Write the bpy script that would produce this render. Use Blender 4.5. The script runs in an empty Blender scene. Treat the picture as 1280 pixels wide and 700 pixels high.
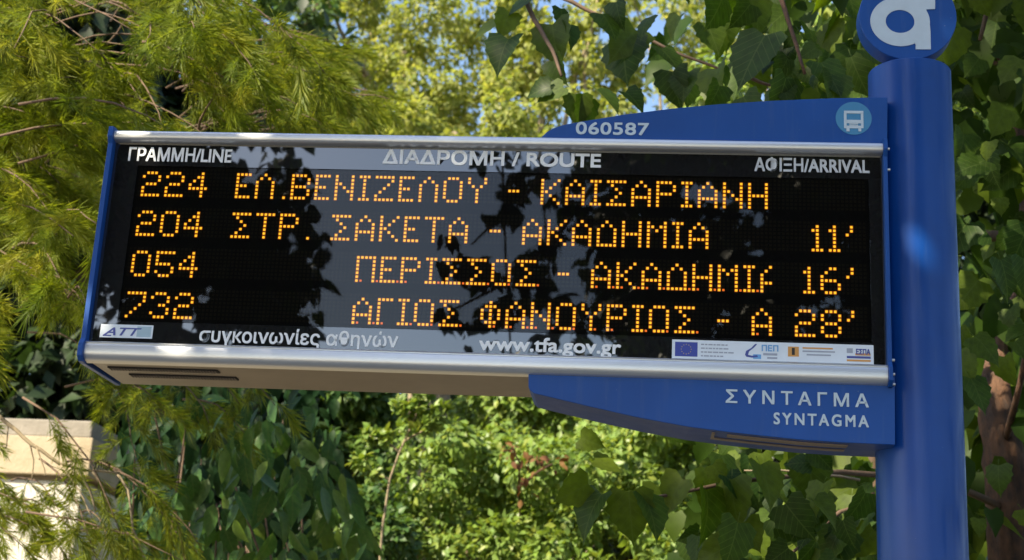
import bpy, math, random
import numpy as np
from mathutils import Vector, Matrix, Euler

random.seed(7)
rng = np.random.default_rng(7)
SC = bpy.context.scene
COL = SC.collection
R = math.radians
ZS = 2.25                      # height of the display's lower edge above the pavement

# ------------------------------------------------------------------ camera
CAM = np.array([1.13797, -2.83453, -0.67276 + ZS])
CAM_E = (1.86208, -0.05108, 0.08148)
FPX = 1851.52                  # focal length in pixels of a 1280 wide frame
cd = bpy.data.cameras.new('camera')
cam = bpy.data.objects.new('camera', cd)
COL.objects.link(cam)
cam.location = CAM
cam.rotation_mode = 'XYZ'
cam.rotation_euler = CAM_E
cd.sensor_width = 36
cd.lens = 36 * FPX / 1280
cd.clip_start = 0.05
cd.clip_end = 500
cd.dof.use_dof = True
cd.dof.focus_distance = 2.95
cd.dof.aperture_fstop = 7.5
SC.camera = cam

# ------------------------------------------------------------------ sky, sun, exposure
SUN_AZ = R(43)                 # from -Y towards -X
SUN_EL = R(40)
to_sun = Vector((-math.sin(SUN_AZ) * math.cos(SUN_EL), -math.cos(SUN_AZ) * math.cos(SUN_EL), math.sin(SUN_EL)))
W = bpy.data.worlds.new('World')
SC.world = W
W.use_nodes = True
nt = W.node_tree
bg = nt.nodes['Background']
sky = nt.nodes.new('ShaderNodeTexSky')
sky.sky_type = 'NISHITA'
sky.sun_disc = False
sky.sun_elevation = SUN_EL
sky.sun_rotation = math.atan2(to_sun.x, to_sun.y)
sky.air_density = 1.1
sky.dust_density = 1.2
sky.ozone_density = 1.8
nt.links.new(sky.outputs['Color'], bg.inputs['Color'])
bg.inputs['Strength'].default_value = 0.108
sl = bpy.data.lights.new('sun', 'SUN')
sl.energy = 5.0
sl.angle = R(0.53)
sl.color = (1.0, 0.88, 0.66)
so = bpy.data.objects.new('sun', sl)
COL.objects.link(so)
so.rotation_euler = to_sun.to_track_quat('Z', 'Y').to_euler()
so.location = (-8, -8, 12)
SC.view_settings.view_transform = 'Standard'
SC.view_settings.look = 'None'
SC.view_settings.gamma = 1
SC.view_settings.exposure = 1.45
try:
    SC.cycles.use_denoising = True
    SC.cycles.max_bounces = 8
    SC.cycles.transparent_max_bounces = 12
except Exception:
    pass

# ------------------------------------------------------------------ pixel helpers (photo pixels, 1280 x 700)
RM = np.array(Euler(CAM_E, 'XYZ').to_matrix())
def ray(x, y):
    d = RM @ np.array([(x - 640) / FPX, (350 - y) / FPX, -1.0])
    return d / np.linalg.norm(d)
def at(x, y, Y):
    """the point on the vertical plane y=Y that the photograph shows at pixel (x, y)"""
    d = ray(x, y)
    return CAM + d * (Y - CAM[1]) / d[1]
def T(x, y, Y=0.0):
    p = at(x, y, Y)
    return p[0], p[2]
def mir(x, y, Y, plane=0.018):
    """the point at y=Y in front of the display that its glass reflects at pixel (x, y)"""
    p = at(x, y, plane)
    d = ray(x, y) * np.array([1, -1, 1])
    return p + d * (Y - plane) / d[1]

# ------------------------------------------------------------------ object helpers
def link(name, me, parent=None, mat=None, kind=None):
    o = bpy.data.objects.new(name, me)
    COL.objects.link(o)
    if parent is not None:
        o.parent = parent
    if mat is not None and me is not None:
        me.materials.append(mat)
    if kind:
        o['kind'] = kind
    return o
def mesh(verts, faces, smooth=False):
    me = bpy.data.meshes.new('m')
    me.from_pydata([tuple(map(float, v)) for v in verts], [], faces)
    if smooth:
        me.polygons.foreach_set('use_smooth', [True] * len(me.polygons))
    me.update()
    return me
def np_mesh(V, F, smooth=False):
    """V (n,3) floats, F (m,3) ints"""
    me = bpy.data.meshes.new('m')
    me.vertices.add(len(V)); me.loops.add(F.size); me.polygons.add(len(F))
    me.vertices.foreach_set('co', np.ascontiguousarray(V, dtype=np.float32).ravel())
    me.loops.foreach_set('vertex_index', np.ascontiguousarray(F, dtype=np.int32).ravel())
    k = F.shape[1]
    me.polygons.foreach_set('loop_start', np.arange(0, F.size, k, dtype=np.int32))
    if smooth:
        me.polygons.foreach_set('use_smooth', np.ones(len(F), dtype=bool))
    me.update(calc_edges=True)
    return me
def tag(o, label=None, cat=None, group=None, kind=None):
    if label: o['label'] = label
    if cat: o['category'] = cat
    if group: o['group'] = group
    if kind: o['kind'] = kind
    return o
def empty(name, loc=(0, 0, 0)):
    o = bpy.data.objects.new(name, None)
    COL.objects.link(o)
    o.location = loc
    o.empty_display_size = 0.2
    return o

class MB:
    def __init__(s): s.v = []; s.f = []
    def add(s, vs, fs):
        b = len(s.v); s.v += [tuple(map(float, v)) for v in vs]; s.f += [tuple(i + b for i in f) for f in fs]
        return s
    def box(s, x0, y0, z0, x1, y1, z1):
        return s.add([(x0,y0,z0),(x1,y0,z0),(x1,y1,z0),(x0,y1,z0),(x0,y0,z1),(x1,y0,z1),(x1,y1,z1),(x0,y1,z1)],
              [(0,3,2,1),(4,5,6,7),(0,1,5,4),(1,2,6,5),(2,3,7,6),(3,0,4,7)])
    def prism_y(s, pts, y0, y1):           # outline in XZ, counter clockwise seen from -Y
        n = len(pts)
        vs = [(x, y0, z) for x, z in pts] + [(x, y1, z) for x, z in pts]
        fs = [tuple(range(n)), tuple(range(2*n-1, n-1, -1))]
        fs += [(i, i + n, (i+1) % n + n, (i+1) % n) for i in range(n)]
        return s.add(vs, fs)
    def prism_x(s, pts, x0, x1):           # outline in YZ
        n = len(pts)
        vs = [(x0, y, z) for y, z in pts] + [(x1, y, z) for y, z in pts]
        fs = [tuple(range(n-1, -1, -1)), tuple(range(n, 2*n))]
        fs += [(i, (i+1) % n, (i+1) % n + n, i + n) for i in range(n)]
        return s.add(vs, fs)
    def cyl(s, c, r, h, axis='z', n=32, r2=None):
        r2 = r if r2 is None else r2
        vs = []
        for k, rr in ((0, r), (1, r2)):
            for i in range(n):
                a = 2*math.pi*i/n; u, v = rr*math.cos(a), rr*math.sin(a)
                if axis == 'z': vs.append((c[0]+u, c[1]+v, c[2]+k*h))
                elif axis == 'y': vs.append((c[0]+u, c[1]+k*h, c[2]+v))
                else: vs.append((c[0]+k*h, c[1]+u, c[2]+v))
        fs = [tuple(range(n)), tuple(range(2*n-1, n-1, -1))] + [(i, (i+1) % n, (i+1) % n+n, i+n) for i in range(n)]
        return s.add(vs, fs)
    def ring(s, cx, cz, ro, ri, y0, y1, n=48, kz=1.0, ki=1.0):
        vs = []
        for r, k, y in ((ro, kz, y0), (ri, ki, y0), (ri, ki, y1), (ro, kz, y1)):
            for i in range(n):
                a = 2*math.pi*i/n; vs.append((cx + r*math.cos(a), y, cz + r*k*math.sin(a)))
        fs = []
        for q in range(4):
            for i in range(n):
                j = (i+1) % n; q2 = (q+1) % 4
                fs.append((q*n+i, q*n+j, q2*n+j, q2*n+i))
        return s.add(vs, fs)
    def tube(s, pts, rads, n=6):
        P = [Vector(p) for p in pts]; L = len(P); base = len(s.v)
        if not hasattr(rads, '__len__'): rads = [rads]*L
        ref = Vector((0.31, 0.27, 0.91)).normalized()
        for i, p in enumerate(P):
            t = (P[min(i+1, L-1)] - P[max(i-1, 0)]).normalized()
            u = t.cross(ref)
            if u.length < 1e-3: u = t.cross(Vector((1, 0, 0)))
            u.normalize(); w = t.cross(u)
            for k in range(n):
                a = 2*math.pi*k/n
                q = p + (u*math.cos(a) + w*math.sin(a))*rads[i]
                s.v.append(tuple(q))
        for i in range(L-1):
            for k in range(n):
                k2 = (k+1) % n
                s.f.append((base+i*n+k, base+i*n+k2, base+(i+1)*n+k2, base+(i+1)*n+k))
        s.f.append(tuple(base+k for k in range(n))[::-1]); s.f.append(tuple(base+(L-1)*n+k for k in range(n)))
        return s
    def build(s, name, mat, parent=None, smooth=False, bevel=0, seg=2):
        me = mesh(s.v, s.f, smooth)
        o = link(name, me, parent, mat)
        import bmesh
        b = bmesh.new(); b.from_mesh(me); bmesh.ops.recalc_face_normals(b, faces=b.faces); b.to_mesh(me); b.free()
        if bevel:
            m = o.modifiers.new('bevel', 'BEVEL'); m.width = bevel; m.segments = seg; m.limit_method = 'ANGLE'; m.angle_limit = R(40)
        return o

def flat_shade_angle(o, ang=35):
    me = o.data
    me.polygons.foreach_set('use_smooth', [True]*len(me.polygons))
    try: me.set_sharp_from_angle(angle=R(ang))
    except Exception: pass

# ------------------------------------------------------------------ materials
def new_mat(name):
    m = bpy.data.materials.new(name); m.use_nodes = True
    return m, m.node_tree, m.node_tree.nodes['Principled BSDF']
def N(t, typ, **kw):
    n = t.nodes.new(typ)
    for k, v in kw.items():
        if k.startswith('_'): setattr(n, k[1:], v)
        else: n.inputs[k.replace('__', ' ')].default_value = v
    return n
def ramp(t, fac, stops):
    r = t.nodes.new('ShaderNodeValToRGB')
    while len(r.color_ramp.elements) < len(stops): r.color_ramp.elements.new(0.5)
    for e, (p, c) in zip(r.color_ramp.elements, stops):
        e.position = p; e.color = (*c, 1) if len(c) == 3 else c
    t.links.new(fac, r.inputs['Fac'])
    return r
def simple(name, col, rough=0.5, metal=0.0, var=0.0, scale=30, spec=0.5, coat=0.0, bump=0.0, stretch=(1, 1, 1)):
    m, t, b = new_mat(name)
    b.inputs['Roughness'].default_value = rough
    b.inputs['Metallic'].default_value = metal
    b.inputs['Specular IOR Level'].default_value = spec
    b.inputs['Coat Weight'].default_value = coat
    b.inputs['Coat Roughness'].default_value = 0.08
    b.inputs['Base Color'].default_value = (*col, 1)
    if var or bump:
        tc = t.nodes.new('ShaderNodeTexCoord')
        mp = t.nodes.new('ShaderNodeMapping'); mp.inputs['Scale'].default_value = stretch
        no = N(t, 'ShaderNodeTexNoise', Scale=scale, Detail=6.0, Roughness=0.65)
        t.links.new(tc.outputs['Object'], mp.inputs['Vector']); t.links.new(mp.outputs['Vector'], no.inputs['Vector'])
        if var:
            r = ramp(t, no.outputs['Fac'], [(0.3, tuple(c*(1-var) for c in col)), (0.7, tuple(min(1, c*(1+var)) for c in col))])
            t.links.new(r.outputs['Color'], b.inputs['Base Color'])
            mr = N(t, 'ShaderNodeMapRange'); mr.inputs['To Min'].default_value = max(0.02, rough-0.12*var*3); mr.inputs['To Max'].default_value = min(1, rough+0.12*var*3)
            t.links.new(no.outputs['Fac'], mr.inputs['Value']); t.links.new(mr.outputs['Result'], b.inputs['Roughness'])
        if bump:
            bp = N(t, 'ShaderNodeBump', Strength=bump, Distance=0.01)
            t.links.new(no.outputs['Fac'], bp.inputs['Height']); t.links.new(bp.outputs['Normal'], b.inputs['Normal'])
    return m
def leaf_mat(name, cols, rough=0.45, trans=0.38, spec=0.35, by_object=False, tcol=None, vein=False):
    """cols: colours a leaf may have; one is picked for each leaf (per island or per object)"""
    m, t, b = new_mat(name)
    out = t.nodes['Material Output']
    if by_object:
        src = t.nodes.new('ShaderNodeObjectInfo').outputs['Random']
    else:
        src = t.nodes.new('ShaderNodeNewGeometry').outputs['Random Per Island']
    n = len(cols)
    r = ramp(t, src, [(i/(n-1), c) for i, c in enumerate(cols)])
    colr = r.outputs['Color']
    geo = t.nodes.new('ShaderNodeTexCoord')
    no = N(t, 'ShaderNodeTexNoise', Scale=14.0 if not vein else 5.0, Detail=3.0)
    t.links.new(geo.outputs['Object'], no.inputs['Vector'])
    mr = N(t, 'ShaderNodeMapRange'); mr.inputs['From Min'].default_value = 0.3; mr.inputs['From Max'].default_value = 0.7
    mr.inputs['To Min'].default_value = 0.78; mr.inputs['To Max'].default_value = 1.25
    t.links.new(no.outputs['Fac'], mr.inputs['Value'])
    hv = N(t, 'ShaderNodeHueSaturation'); t.links.new(colr, hv.inputs['Color']); t.links.new(mr.outputs['Result'], hv.inputs['Value'])
    col = hv.outputs['Color']
    if vein:        # pale midrib and side veins, in the leaf's own coordinates
        sx = t.nodes.new('ShaderNodeSeparateXYZ'); t.links.new(geo.outputs['Object'], sx.inputs['Vector'])
        ab = N(t, 'ShaderNodeMath', _operation='ABSOLUTE'); t.links.new(sx.outputs['X'], ab.inputs[0])
        m1 = N(t, 'ShaderNodeMath', _operation='LESS_THAN'); m1.inputs[1].default_value = 0.013; t.links.new(ab.outputs[0], m1.inputs[0])
        s1 = N(t, 'ShaderNodeMath', _operation='MULTIPLY'); s1.inputs[1].default_value = 0.9; t.links.new(ab.outputs[0], s1.inputs[0])
        s2 = N(t, 'ShaderNodeMath', _operation='SUBTRACT'); t.links.new(sx.outputs['Y'], s2.inputs[0]); t.links.new(s1.outputs[0], s2.inputs[1])
        s3 = N(t, 'ShaderNodeMath', _operation='MODULO'); s3.inputs[1].default_value = 0.16
        s4 = N(t, 'ShaderNodeMath', _operation='ADD'); s4.inputs[1].default_value = 1.6; t.links.new(s2.outputs[0], s4.inputs[0]); t.links.new(s4.outputs[0], s3.inputs[0])
        s5 = N(t, 'ShaderNodeMath', _operation='LESS_THAN'); s5.inputs[1].default_value = 0.014; t.links.new(s3.outputs[0], s5.inputs[0])
        mx = N(t, 'ShaderNodeMath', _operation='MAXIMUM'); t.links.new(m1.outputs[0], mx.inputs[0]); t.links.new(s5.outputs[0], mx.inputs[1])
        ml = N(t, 'ShaderNodeMath', _operation='MULTIPLY'); ml.inputs[1].default_value = 0.55; t.links.new(mx.outputs[0], ml.inputs[0])
        mix = N(t, 'ShaderNodeMix', _data_type='RGBA'); mix.inputs['B'].default_value = (0.085, 0.12, 0.035, 1)
        t.links.new(ml.outputs[0], mix.inputs['Factor']); t.links.new(col, mix.inputs['A']); col = mix.outputs['Result']
    t.links.new(col, b.inputs['Base Color'])
    b.inputs['Roughness'].default_value = rough
    b.inputs['Specular IOR Level'].default_value = spec
    tr = t.nodes.new('ShaderNodeBsdfTranslucent')
    gm = N(t, 'ShaderNodeMix', _data_type='RGBA', _blend_type='MULTIPLY'); gm.inputs['Factor'].default_value = 1
    gm.inputs['B'].default_value = (*(tcol or (1.9, 1.75, 0.7)), 1)
    t.links.new(col, gm.inputs['A']); t.links.new(gm.outputs['Result'], tr.inputs['Color'])
    ms = t.nodes.new('ShaderNodeMixShader'); ms.inputs['Fac'].default_value = trans
    t.links.new(b.outputs['BSDF'], ms.inputs[1]); t.links.new(tr.outputs['BSDF'], ms.inputs[2])
    t.links.new(ms.outputs['Shader'], out.inputs['Surface'])
    return m
def emit(name, col, s):
    m, t, b = new_mat(name)
    b.inputs['Base Color'].default_value = (*[c*0.4 for c in col], 1)
    b.inputs['Emission Color'].default_value = (*col, 1); b.inputs['Emission Strength'].default_value = s
    b.inputs['Roughness'].default_value = 0.4
    return m

M = {}
def worn_paint(name, base, rough, spec, coat):
    """street paint: slightly faded, with dust streaks, small scratches and chips"""
    m, t, b = new_mat(name)
    b.inputs['Specular IOR Level'].default_value = spec; b.inputs['Coat Weight'].default_value = coat; b.inputs['Coat Roughness'].default_value = 0.15
    tc = t.nodes.new('ShaderNodeTexCoord')
    def noise(sc, scale, det=5):
        mp = t.nodes.new('ShaderNodeMapping'); mp.inputs['Scale'].default_value = sc
        n_ = N(t, 'ShaderNodeTexNoise', Scale=scale, Detail=float(det), Roughness=0.6)
        t.links.new(tc.outputs['Object'], mp.inputs['Vector']); t.links.new(mp.outputs['Vector'], n_.inputs['Vector']); return n_.outputs['Fac']
    fade = ramp(t, noise((1, 1, 1), 4), [(0.3, tuple(c*0.86 for c in base)), (0.7, tuple(c*1.14 for c in base))])
    streak = ramp(t, noise((1, 1, 0.07), 55), [(0.56, (0, 0, 0)), (0.78, (0.22, 0.22, 0.22))])
    chips = ramp(t, noise((1, 1, 1), 190, 2), [(0.765, (0, 0, 0)), (0.785, (0.6, 0.6, 0.6))])
    m1 = N(t, 'ShaderNodeMix', _data_type='RGBA'); m1.inputs['B'].default_value = (0.10, 0.14, 0.24, 1)
    t.links.new(streak.outputs['Color'], m1.inputs['Factor']); t.links.new(fade.outputs['Color'], m1.inputs['A'])
    m2 = N(t, 'ShaderNodeMix', _data_type='RGBA'); m2.inputs['B'].default_value = (0.22, 0.25, 0.30, 1)
    t.links.new(chips.outputs['Color'], m2.inputs['Factor']); t.links.new(m1.outputs['Result'], m2.inputs['A'])
    t.links.new(m2.outputs['Result'], b.inputs['Base Color'])
    mr = N(t, 'ShaderNodeMapRange'); mr.inputs['To Min'].default_value = rough-0.08; mr.inputs['To Max'].default_value = rough+0.16
    t.links.new(noise((1, 1, 0.3), 18), mr.inputs['Value']); t.links.new(mr.outputs['Result'], b.inputs['Roughness'])
    bp = N(t, 'ShaderNodeBump', Strength=0.04, Distance=0.002); t.links.new(noise((1, 1, 1), 12), bp.inputs['Height']); t.links.new(bp.outputs['Normal'], b.inputs['Normal'])
    return m
M['blue'] = worn_paint('blue_paint', (0.002, 0.046, 0.235), 0.30, 0.28, 0.10)
M['blue_light'] = worn_paint('blue_panel_paint', (0.004, 0.058, 0.26), 0.40, 0.30, 0.05)
M['alu'] = simple('brushed_aluminium', (0.62, 0.63, 0.65), 0.34, metal=0.75, var=0.07, scale=60, stretch=(0.05, 1, 8))
M['alu_under'] = simple('housing_metal', (0.28, 0.24, 0.20), 0.42, metal=0.5, var=0.10, scale=14)
M['black'] = simple('bezel_black', (0.011, 0.011, 0.012), 0.012, spec=0.5)
M['black'].node_tree.nodes['Principled BSDF'].inputs['IOR'].default_value = 2.1
M['screen'] = simple('screen_black', (0.004, 0.004, 0.0045), 0.8, spec=0.1)
M['led_off'] = simple('unlit_led', (0.012, 0.010, 0.006), 0.7, spec=0.1)
M['led_core'] = emit('led_yellow', (1.0, 0.56, 0.015), 0.47)
M['led_rim'] = emit('led_orange', (0.85, 0.22, 0.0), 0.22)
M['led_red'] = emit('led_red', (0.9, 0.16, 0.0), 0.35)
M['white'] = simple('white_lettering', (0.72, 0.74, 0.76), 0.5, var=0.05, scale=200)
M['white_dull'] = simple('grey_lettering', (0.50, 0.53, 0.56), 0.5, var=0.08, scale=200)
M['white_sign'] = simple('white_vinyl', (0.46, 0.55, 0.62), 0.5, var=0.05, scale=40)
M['sticker'] = simple('white_sticker', (0.62, 0.68, 0.75), 0.45, var=0.04, scale=30)
M['teal'] = simple('teal_vinyl', (0.04, 0.20, 0.38), 0.45, var=0.05, scale=30)
M['dark'] = simple('dark_gap', (0.02, 0.018, 0.017), 0.7)
M['screw'] = simple('steel_screw', (0.6, 0.6, 0.58), 0.35, metal=0.9)
M['ink'] = simple('blue_ink', (0.05, 0.07, 0.28), 0.5)
M['eu_blue'] = simple('flag_blue', (0.03, 0.05, 0.30), 0.5)
M['yellow'] = simple('yellow_ink', (0.55, 0.42, 0.05), 0.5)
M['orange'] = simple('orange_ink', (0.55, 0.27, 0.07), 0.5)
M['sky_ink'] = simple('light_blue_ink', (0.12, 0.32, 0.60), 0.5)
M['grey_ink'] = simple('grey_ink', (0.30, 0.33, 0.40), 0.5)
M['grey_blue'] = simple('grey_blue_patch', (0.30, 0.42, 0.50), 0.5)
M['tan'] = simple('hatch_frame_metal', (0.22, 0.18, 0.15), 0.6, var=0.15, scale=60)
# clear glass pane: a thin sheet that mirrors the street in front of it
m, t, b = new_mat('clear_pane')
tr = t.nodes.new('ShaderNodeBsdfTransparent'); tr.inputs['Color'].default_value = (0.93, 0.94, 0.94, 1)
gl = t.nodes.new('ShaderNodeBsdfGlossy'); gl.inputs['Roughness'].default_value = 0.012
fr = t.nodes.new('ShaderNodeFresnel'); fr.inputs['IOR'].default_value = 1.5
ms = t.nodes.new('ShaderNodeMixShader')
t.links.new(fr.outputs[0], ms.inputs[0]); t.links.new(tr.outputs[0], ms.inputs[1]); t.links.new(gl.outputs[0], ms.inputs[2])
t.links.new(ms.outputs[0], t.nodes['Material Output'].inputs['Surface'])
M['pane'] = m
M['bark'] = simple('bark_brown', (0.10, 0.065, 0.04), 0.9, var=0.45, scale=18, bump=0.9, stretch=(1, 1, 0.25))
M['bark_red'] = simple('reddish_bark', (0.075, 0.036, 0.018), 0.9, var=0.9, scale=30, bump=1.0, stretch=(1, 1, 0.5))
M['twig'] = simple('pale_twig', (0.24, 0.19, 0.12), 0.85, var=0.3, scale=40)
M['twig_dark'] = simple('dark_twig', (0.11, 0.07, 0.045), 0.85, var=0.3, scale=40)

# ------------------------------------------------------------------ leaf templates and merged foliage
def leaf_template(length, width_fn, n=6, fold=0.18, droop=0.25, serr=0.0, petiole=0.0):
    """triangles of a leaf: stem end at the origin, tip along +Y, upper face +Z"""
    V = []; F = []
    mids = []; L = []; Rr = []
    for i in range(n+1):
        u = i/n; y = u*length; w = width_fn(u)*length
        if serr and i % 2 == 1: w *= 1+serr
        zc = -droop*u*u*length
        yo = y - (0.10*length if width_fn(0.02) > 0.2 and i <= 1 else 0)
        mids.append(len(V)); V.append((0, y, zc))
        if w > 1e-5:
            Rr.append(len(V)); V.append((w, yo, zc+fold*w)); L.append(len(V)); V.append((-w, yo, zc+fold*w))
        else:
            Rr.append(mids[-1]); L.append(mids[-1])
    for i in range(n):
        for S, flip in ((Rr, 0), (L, 1)):
            q = [mids[i], S[i], S[i+1], mids[i+1]]
            for tr_ in ((q[0], q[1], q[2]), (q[0], q[2], q[3])):
                if len(set(tr_)) == 3:
                    F.append(tr_[::-1] if flip else tr_)
    V = np.array(V, float)
    if petiole:
        V[:, 1] += petiole
        b = len(V); r = length*0.012
        V = np.vstack([V, [[-r, 0, 0], [r, 0, 0], [0, petiole+0.05*length, 0.0]]])
        F.append((b, b+1, b+2))
    return V, np.array(F, int)
def prof_heart(u):
    if u <= 0: return 0.26
    return 0.46*math.sin(math.pi*min(1, (u*0.80+0.26)))**0.8*(1-u)**0.28 if u < 1 else 0.0
def prof_lance(u): return 0.24*math.sin(math.pi*u**0.75)**0.9 if 0 < u < 1 else 0.0
def prof_oval(u): return 0.30*math.sin(math.pi*u**0.85) if 0 < u < 1 else 0.0
LEAF_BIG = [leaf_template(1.0, prof_heart, 10, f, d, 0.16, 0.22) for f, d in ((0.25, 0.3), (0.1, 0.15), (0.4, 0.45), (-0.1, 0.3))]
LEAF_LANCE = [leaf_template(1.0, prof_lance, 6, f, d, 0.0, 0.12) for f, d in ((0.3, 0.35), (0.15, 0.1), (0.45, 0.5), (0.2, -0.1))]
LEAF_SMALL = leaf_template(1.0, prof_oval, 2, 0.25, 0.2)
LEAF_MID = leaf_template(1.0, prof_oval, 3, 0.25, 0.25)
LEAF_HEART = leaf_template(1.0, prof_heart, 3, 0.2, 0.3)

def frames(tip, nrm):
    """rotation matrices (k,3,3) whose Y is tip and Z close to nrm"""
    y = tip/np.linalg.norm(tip, axis=1, keepdims=True)
    z = nrm - (nrm*y).sum(1, keepdims=True)*y
    z /= np.linalg.norm(z, axis=1, keepdims=True)+1e-9
    x = np.cross(y, z)
    return np.stack([x, y, z], axis=2)
def scatter(tmpl, pos, mats, scale):
    V, F = tmpl
    k = len(pos)
    P = np.einsum('kij,nj->kni', mats, V)*np.asarray(scale).reshape(-1, 1, 1) + pos[:, None, :]
    FF = F[None]+(np.arange(k)*len(V))[:, None, None]
    return P.reshape(-1, 3), FF.reshape(-1, 3)
def join(parts):
    Vs, Fs, o = [], [], 0
    for V, F in parts:
        Vs.append(V); Fs.append(F+o); o += len(V)
    return np.vstack(Vs), np.vstack(Fs)
def rdir(k): 
    v = rng.normal(size=(k, 3)); return v/np.linalg.norm(v, axis=1, keepdims=True)

def blob_points(blobs, k, shell=0.55):
    """k points in a union of ellipsoids (cx,cy,cz,rx,ry,rz), mostly near their skins; returns points and outward directions"""
    B = np.array(blobs, float)
    w = (B[:, 3]*B[:, 5]+B[:, 3]*B[:, 4]+B[:, 4]*B[:, 5]); w /= w.sum()
    idx = rng.choice(len(B), size=k, p=w)
    d = rdir(k)
    r = np.where(rng.random(k) < shell, 0.82+0.24*rng.random(k), rng.random(k)**(1/3))
    r *= 1+0.12*np.sin(d[:, 0]*7+idx)*np.cos(d[:, 2]*6+idx*2)
    P = B[idx, :3]+d*B[idx, 3:]*r[:, None]
    return P, d
def sub_blobs(c, rad, n, size):
    """n small clumps spread over one big ellipsoid: gives a crown its bumps and gaps"""
    out = []
    for i in range(n):
        d = rdir(1)[0]; r = 0.55+0.5*random.random()
        s = size*(0.6+0.8*random.random())
        out.append((c[0]+d[0]*rad[0]*r, c[1]+d[1]*rad[1]*r, c[2]+d[2]*rad[2]*r, s, s, s*0.75))
    return out
def foliage(name, blobs, k, size, tmpl, mat, parent=None, droop=0.5, shell=0.6, outw=0.6, jitter=0.35):
    P, d = blob_points(blobs, k, shell)
    tip = rdir(k)*0.8 + d*0.6 + np.array([0, 0, -droop])
    nrm = d*outw + rdir(k)*0.6 + np.array([0, 0, 0.45]) + np.array(to_sun)*0.55
    s = size*(1-jitter+2*jitter*rng.random(k))
    V, F = scatter(tmpl, P, frames(tip, nrm), s)
    return link(name, np_mesh(V, F), parent, mat)
def in_frame_px(P):
    q = (np.asarray(P)-CAM) @ RM
    return 640+FPX*q[:, 0]/-q[:, 2], 350-FPX*q[:, 1]/-q[:, 2]

# ------------------------------------------------------------------ ground
def ground_mat():
    m, t, b = new_mat('dry_ground')
    tc = t.nodes.new('ShaderNodeTexCoord')
    n1 = N(t, 'ShaderNodeTexNoise', Scale=0.7, Detail=8.0); n2 = N(t, 'ShaderNodeTexNoise', Scale=25.0, Detail=4.0)
    t.links.new(tc.outputs['Object'], n1.inputs['Vector']); t.links.new(tc.outputs['Object'], n2.inputs['Vector'])
    r = ramp(t, n1.outputs['Fac'], [(0.35, (0.14, 0.11, 0.07)), (0.5, (0.20, 0.16, 0.10)), (0.65, (0.07, 0.09, 0.035))])
    t.links.new(r.outputs['Color'], b.inputs['Base Color']); b.inputs['Roughness'].default_value = 0.95
    bp = N(t, 'ShaderNodeBump', Strength=0.6); t.links.new(n2.outputs['Fac'], bp.inputs['Height']); t.links.new(bp.outputs['Normal'], b.inputs['Normal'])
    return m
g = MB().add([(-200, -200, 0), (200, -200, 0), (200, 200, 0), (-200, 200, 0)], [(0, 1, 2, 3)]).build('ground', ground_mat())
tag(g, kind='structure')
M['paving'] = simple('pale_paving', (0.20, 0.175, 0.14), 0.8, var=0.18, scale=3)
M['asphalt'] = simple('asphalt', (0.055, 0.054, 0.052), 0.9, var=0.25, scale=60, bump=0.3)
M['kerb'] = simple('kerb_stone', (0.34, 0.32, 0.28), 0.8, var=0.15, scale=8)
o = MB().box(-40, -3.8, -0.05, 40, 1.0, 0.12).build('pavement', M['paving']); tag(o, kind='structure')
o = MB().box(-40, -3.98, -0.05, 40, -3.803, 0.125).build('kerb', M['kerb']); tag(o, kind='structure')
o = MB().add([(-60, -11.5, 0.006), (60, -11.5, 0.006), (60, -3.98, 0.006), (-60, -3.98, 0.006)], [(0, 1, 2, 3)]).build('road', M['asphalt']); tag(o, kind='structure')
o = MB().box(-40, -18, -0.05, 40, -11.5, 0.12).build('far_pavement', M['paving']); tag(o, kind='structure')

# ================================================================== THE BUS STOP SIGN
FONT = {}
def text_obj(s, name, box, mat, parent, y, depth=0.0012, bold=0.018, shear=0.0, spacing=1.0, thick=True):
    """lettering whose bounding box is fitted to four photo pixels (x0, ytop, x1, ybottom) on the plane y"""
    c = bpy.data.curves.new('t', 'FONT'); c.body = s; c.size = 1; c.extrude = 0.02; c.shear = shear; c.space_character = spacing
    c.resolution_u = 4
    to = bpy.data.objects.new('t', c); COL.objects.link(to)
    dg = bpy.context.evaluated_depsgraph_get()
    me0 = bpy.data.meshes.new_from_object(to.evaluated_get(dg))
    bpy.data.objects.remove(to); bpy.data.curves.remove(c)
    n = len(me0.vertices); co = np.empty(n*3, np.float32); me0.vertices.foreach_get('co', co); co = co.reshape(-1, 3)
    F0 = [tuple(p.vertices) for p in me0.polygons]
    bpy.data.meshes.remove(me0)
    mn, mx = co.min(0), co.max(0)
    x0, yt, x1, yb = box
    # world rectangle from the box's left and right ends (the base line follows the sign, not the picture)
    ax, az = T(x0, yb[0], y); bx, bz = T(x1, yb[1], y); _, cz = T(x0, yt[0], y); _, dz = T(x1, yt[1], y)
    z0 = (az+bz)/2; z1 = (cz+dz)/2
    h = (z1-z0)*bold*1.3
    ax += h; bx -= h; z0 += h; z1 -= h
    px = (co[:, 0]-mn[0])/(mx[0]-mn[0]); pz = (co[:, 1]-mn[1])/(mx[1]-mn[1])
    V, F = [], []
    for k, (u, w) in enumerate(((0, 0), (-1, -1), (1, 1), (-1, 1), (1, -1)) if bold else ((0, 0),)):
        out = np.stack([ax+(bx-ax)*px+u*h, y-depth*(co[:, 2]+0.02)/0.04-k*0.00006, z0+(z1-z0)*pz+w*h], 1)
        b0 = len(V); V += out.tolist(); F += [tuple(i+b0 for i in f) for f in F0]
    me = mesh(V, F)
    return link(name, me, parent, mat)

sign = empty('bus_stop_sign', (1.674, 0.1, 0.12))
tag(sign, 'blue bus stop pole carrying an electronic arrivals board with yellow lettering', 'bus stop sign')
bpy.context.view_layer.update()
class SignParent: pass
off = sign.location.copy()
def S(o):       # parts are built in world coordinates: keep them there under the sign's Empty
    if o.parent is sign: o.matrix_parent_inverse = Matrix.Translation(-off)
    return o

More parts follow.
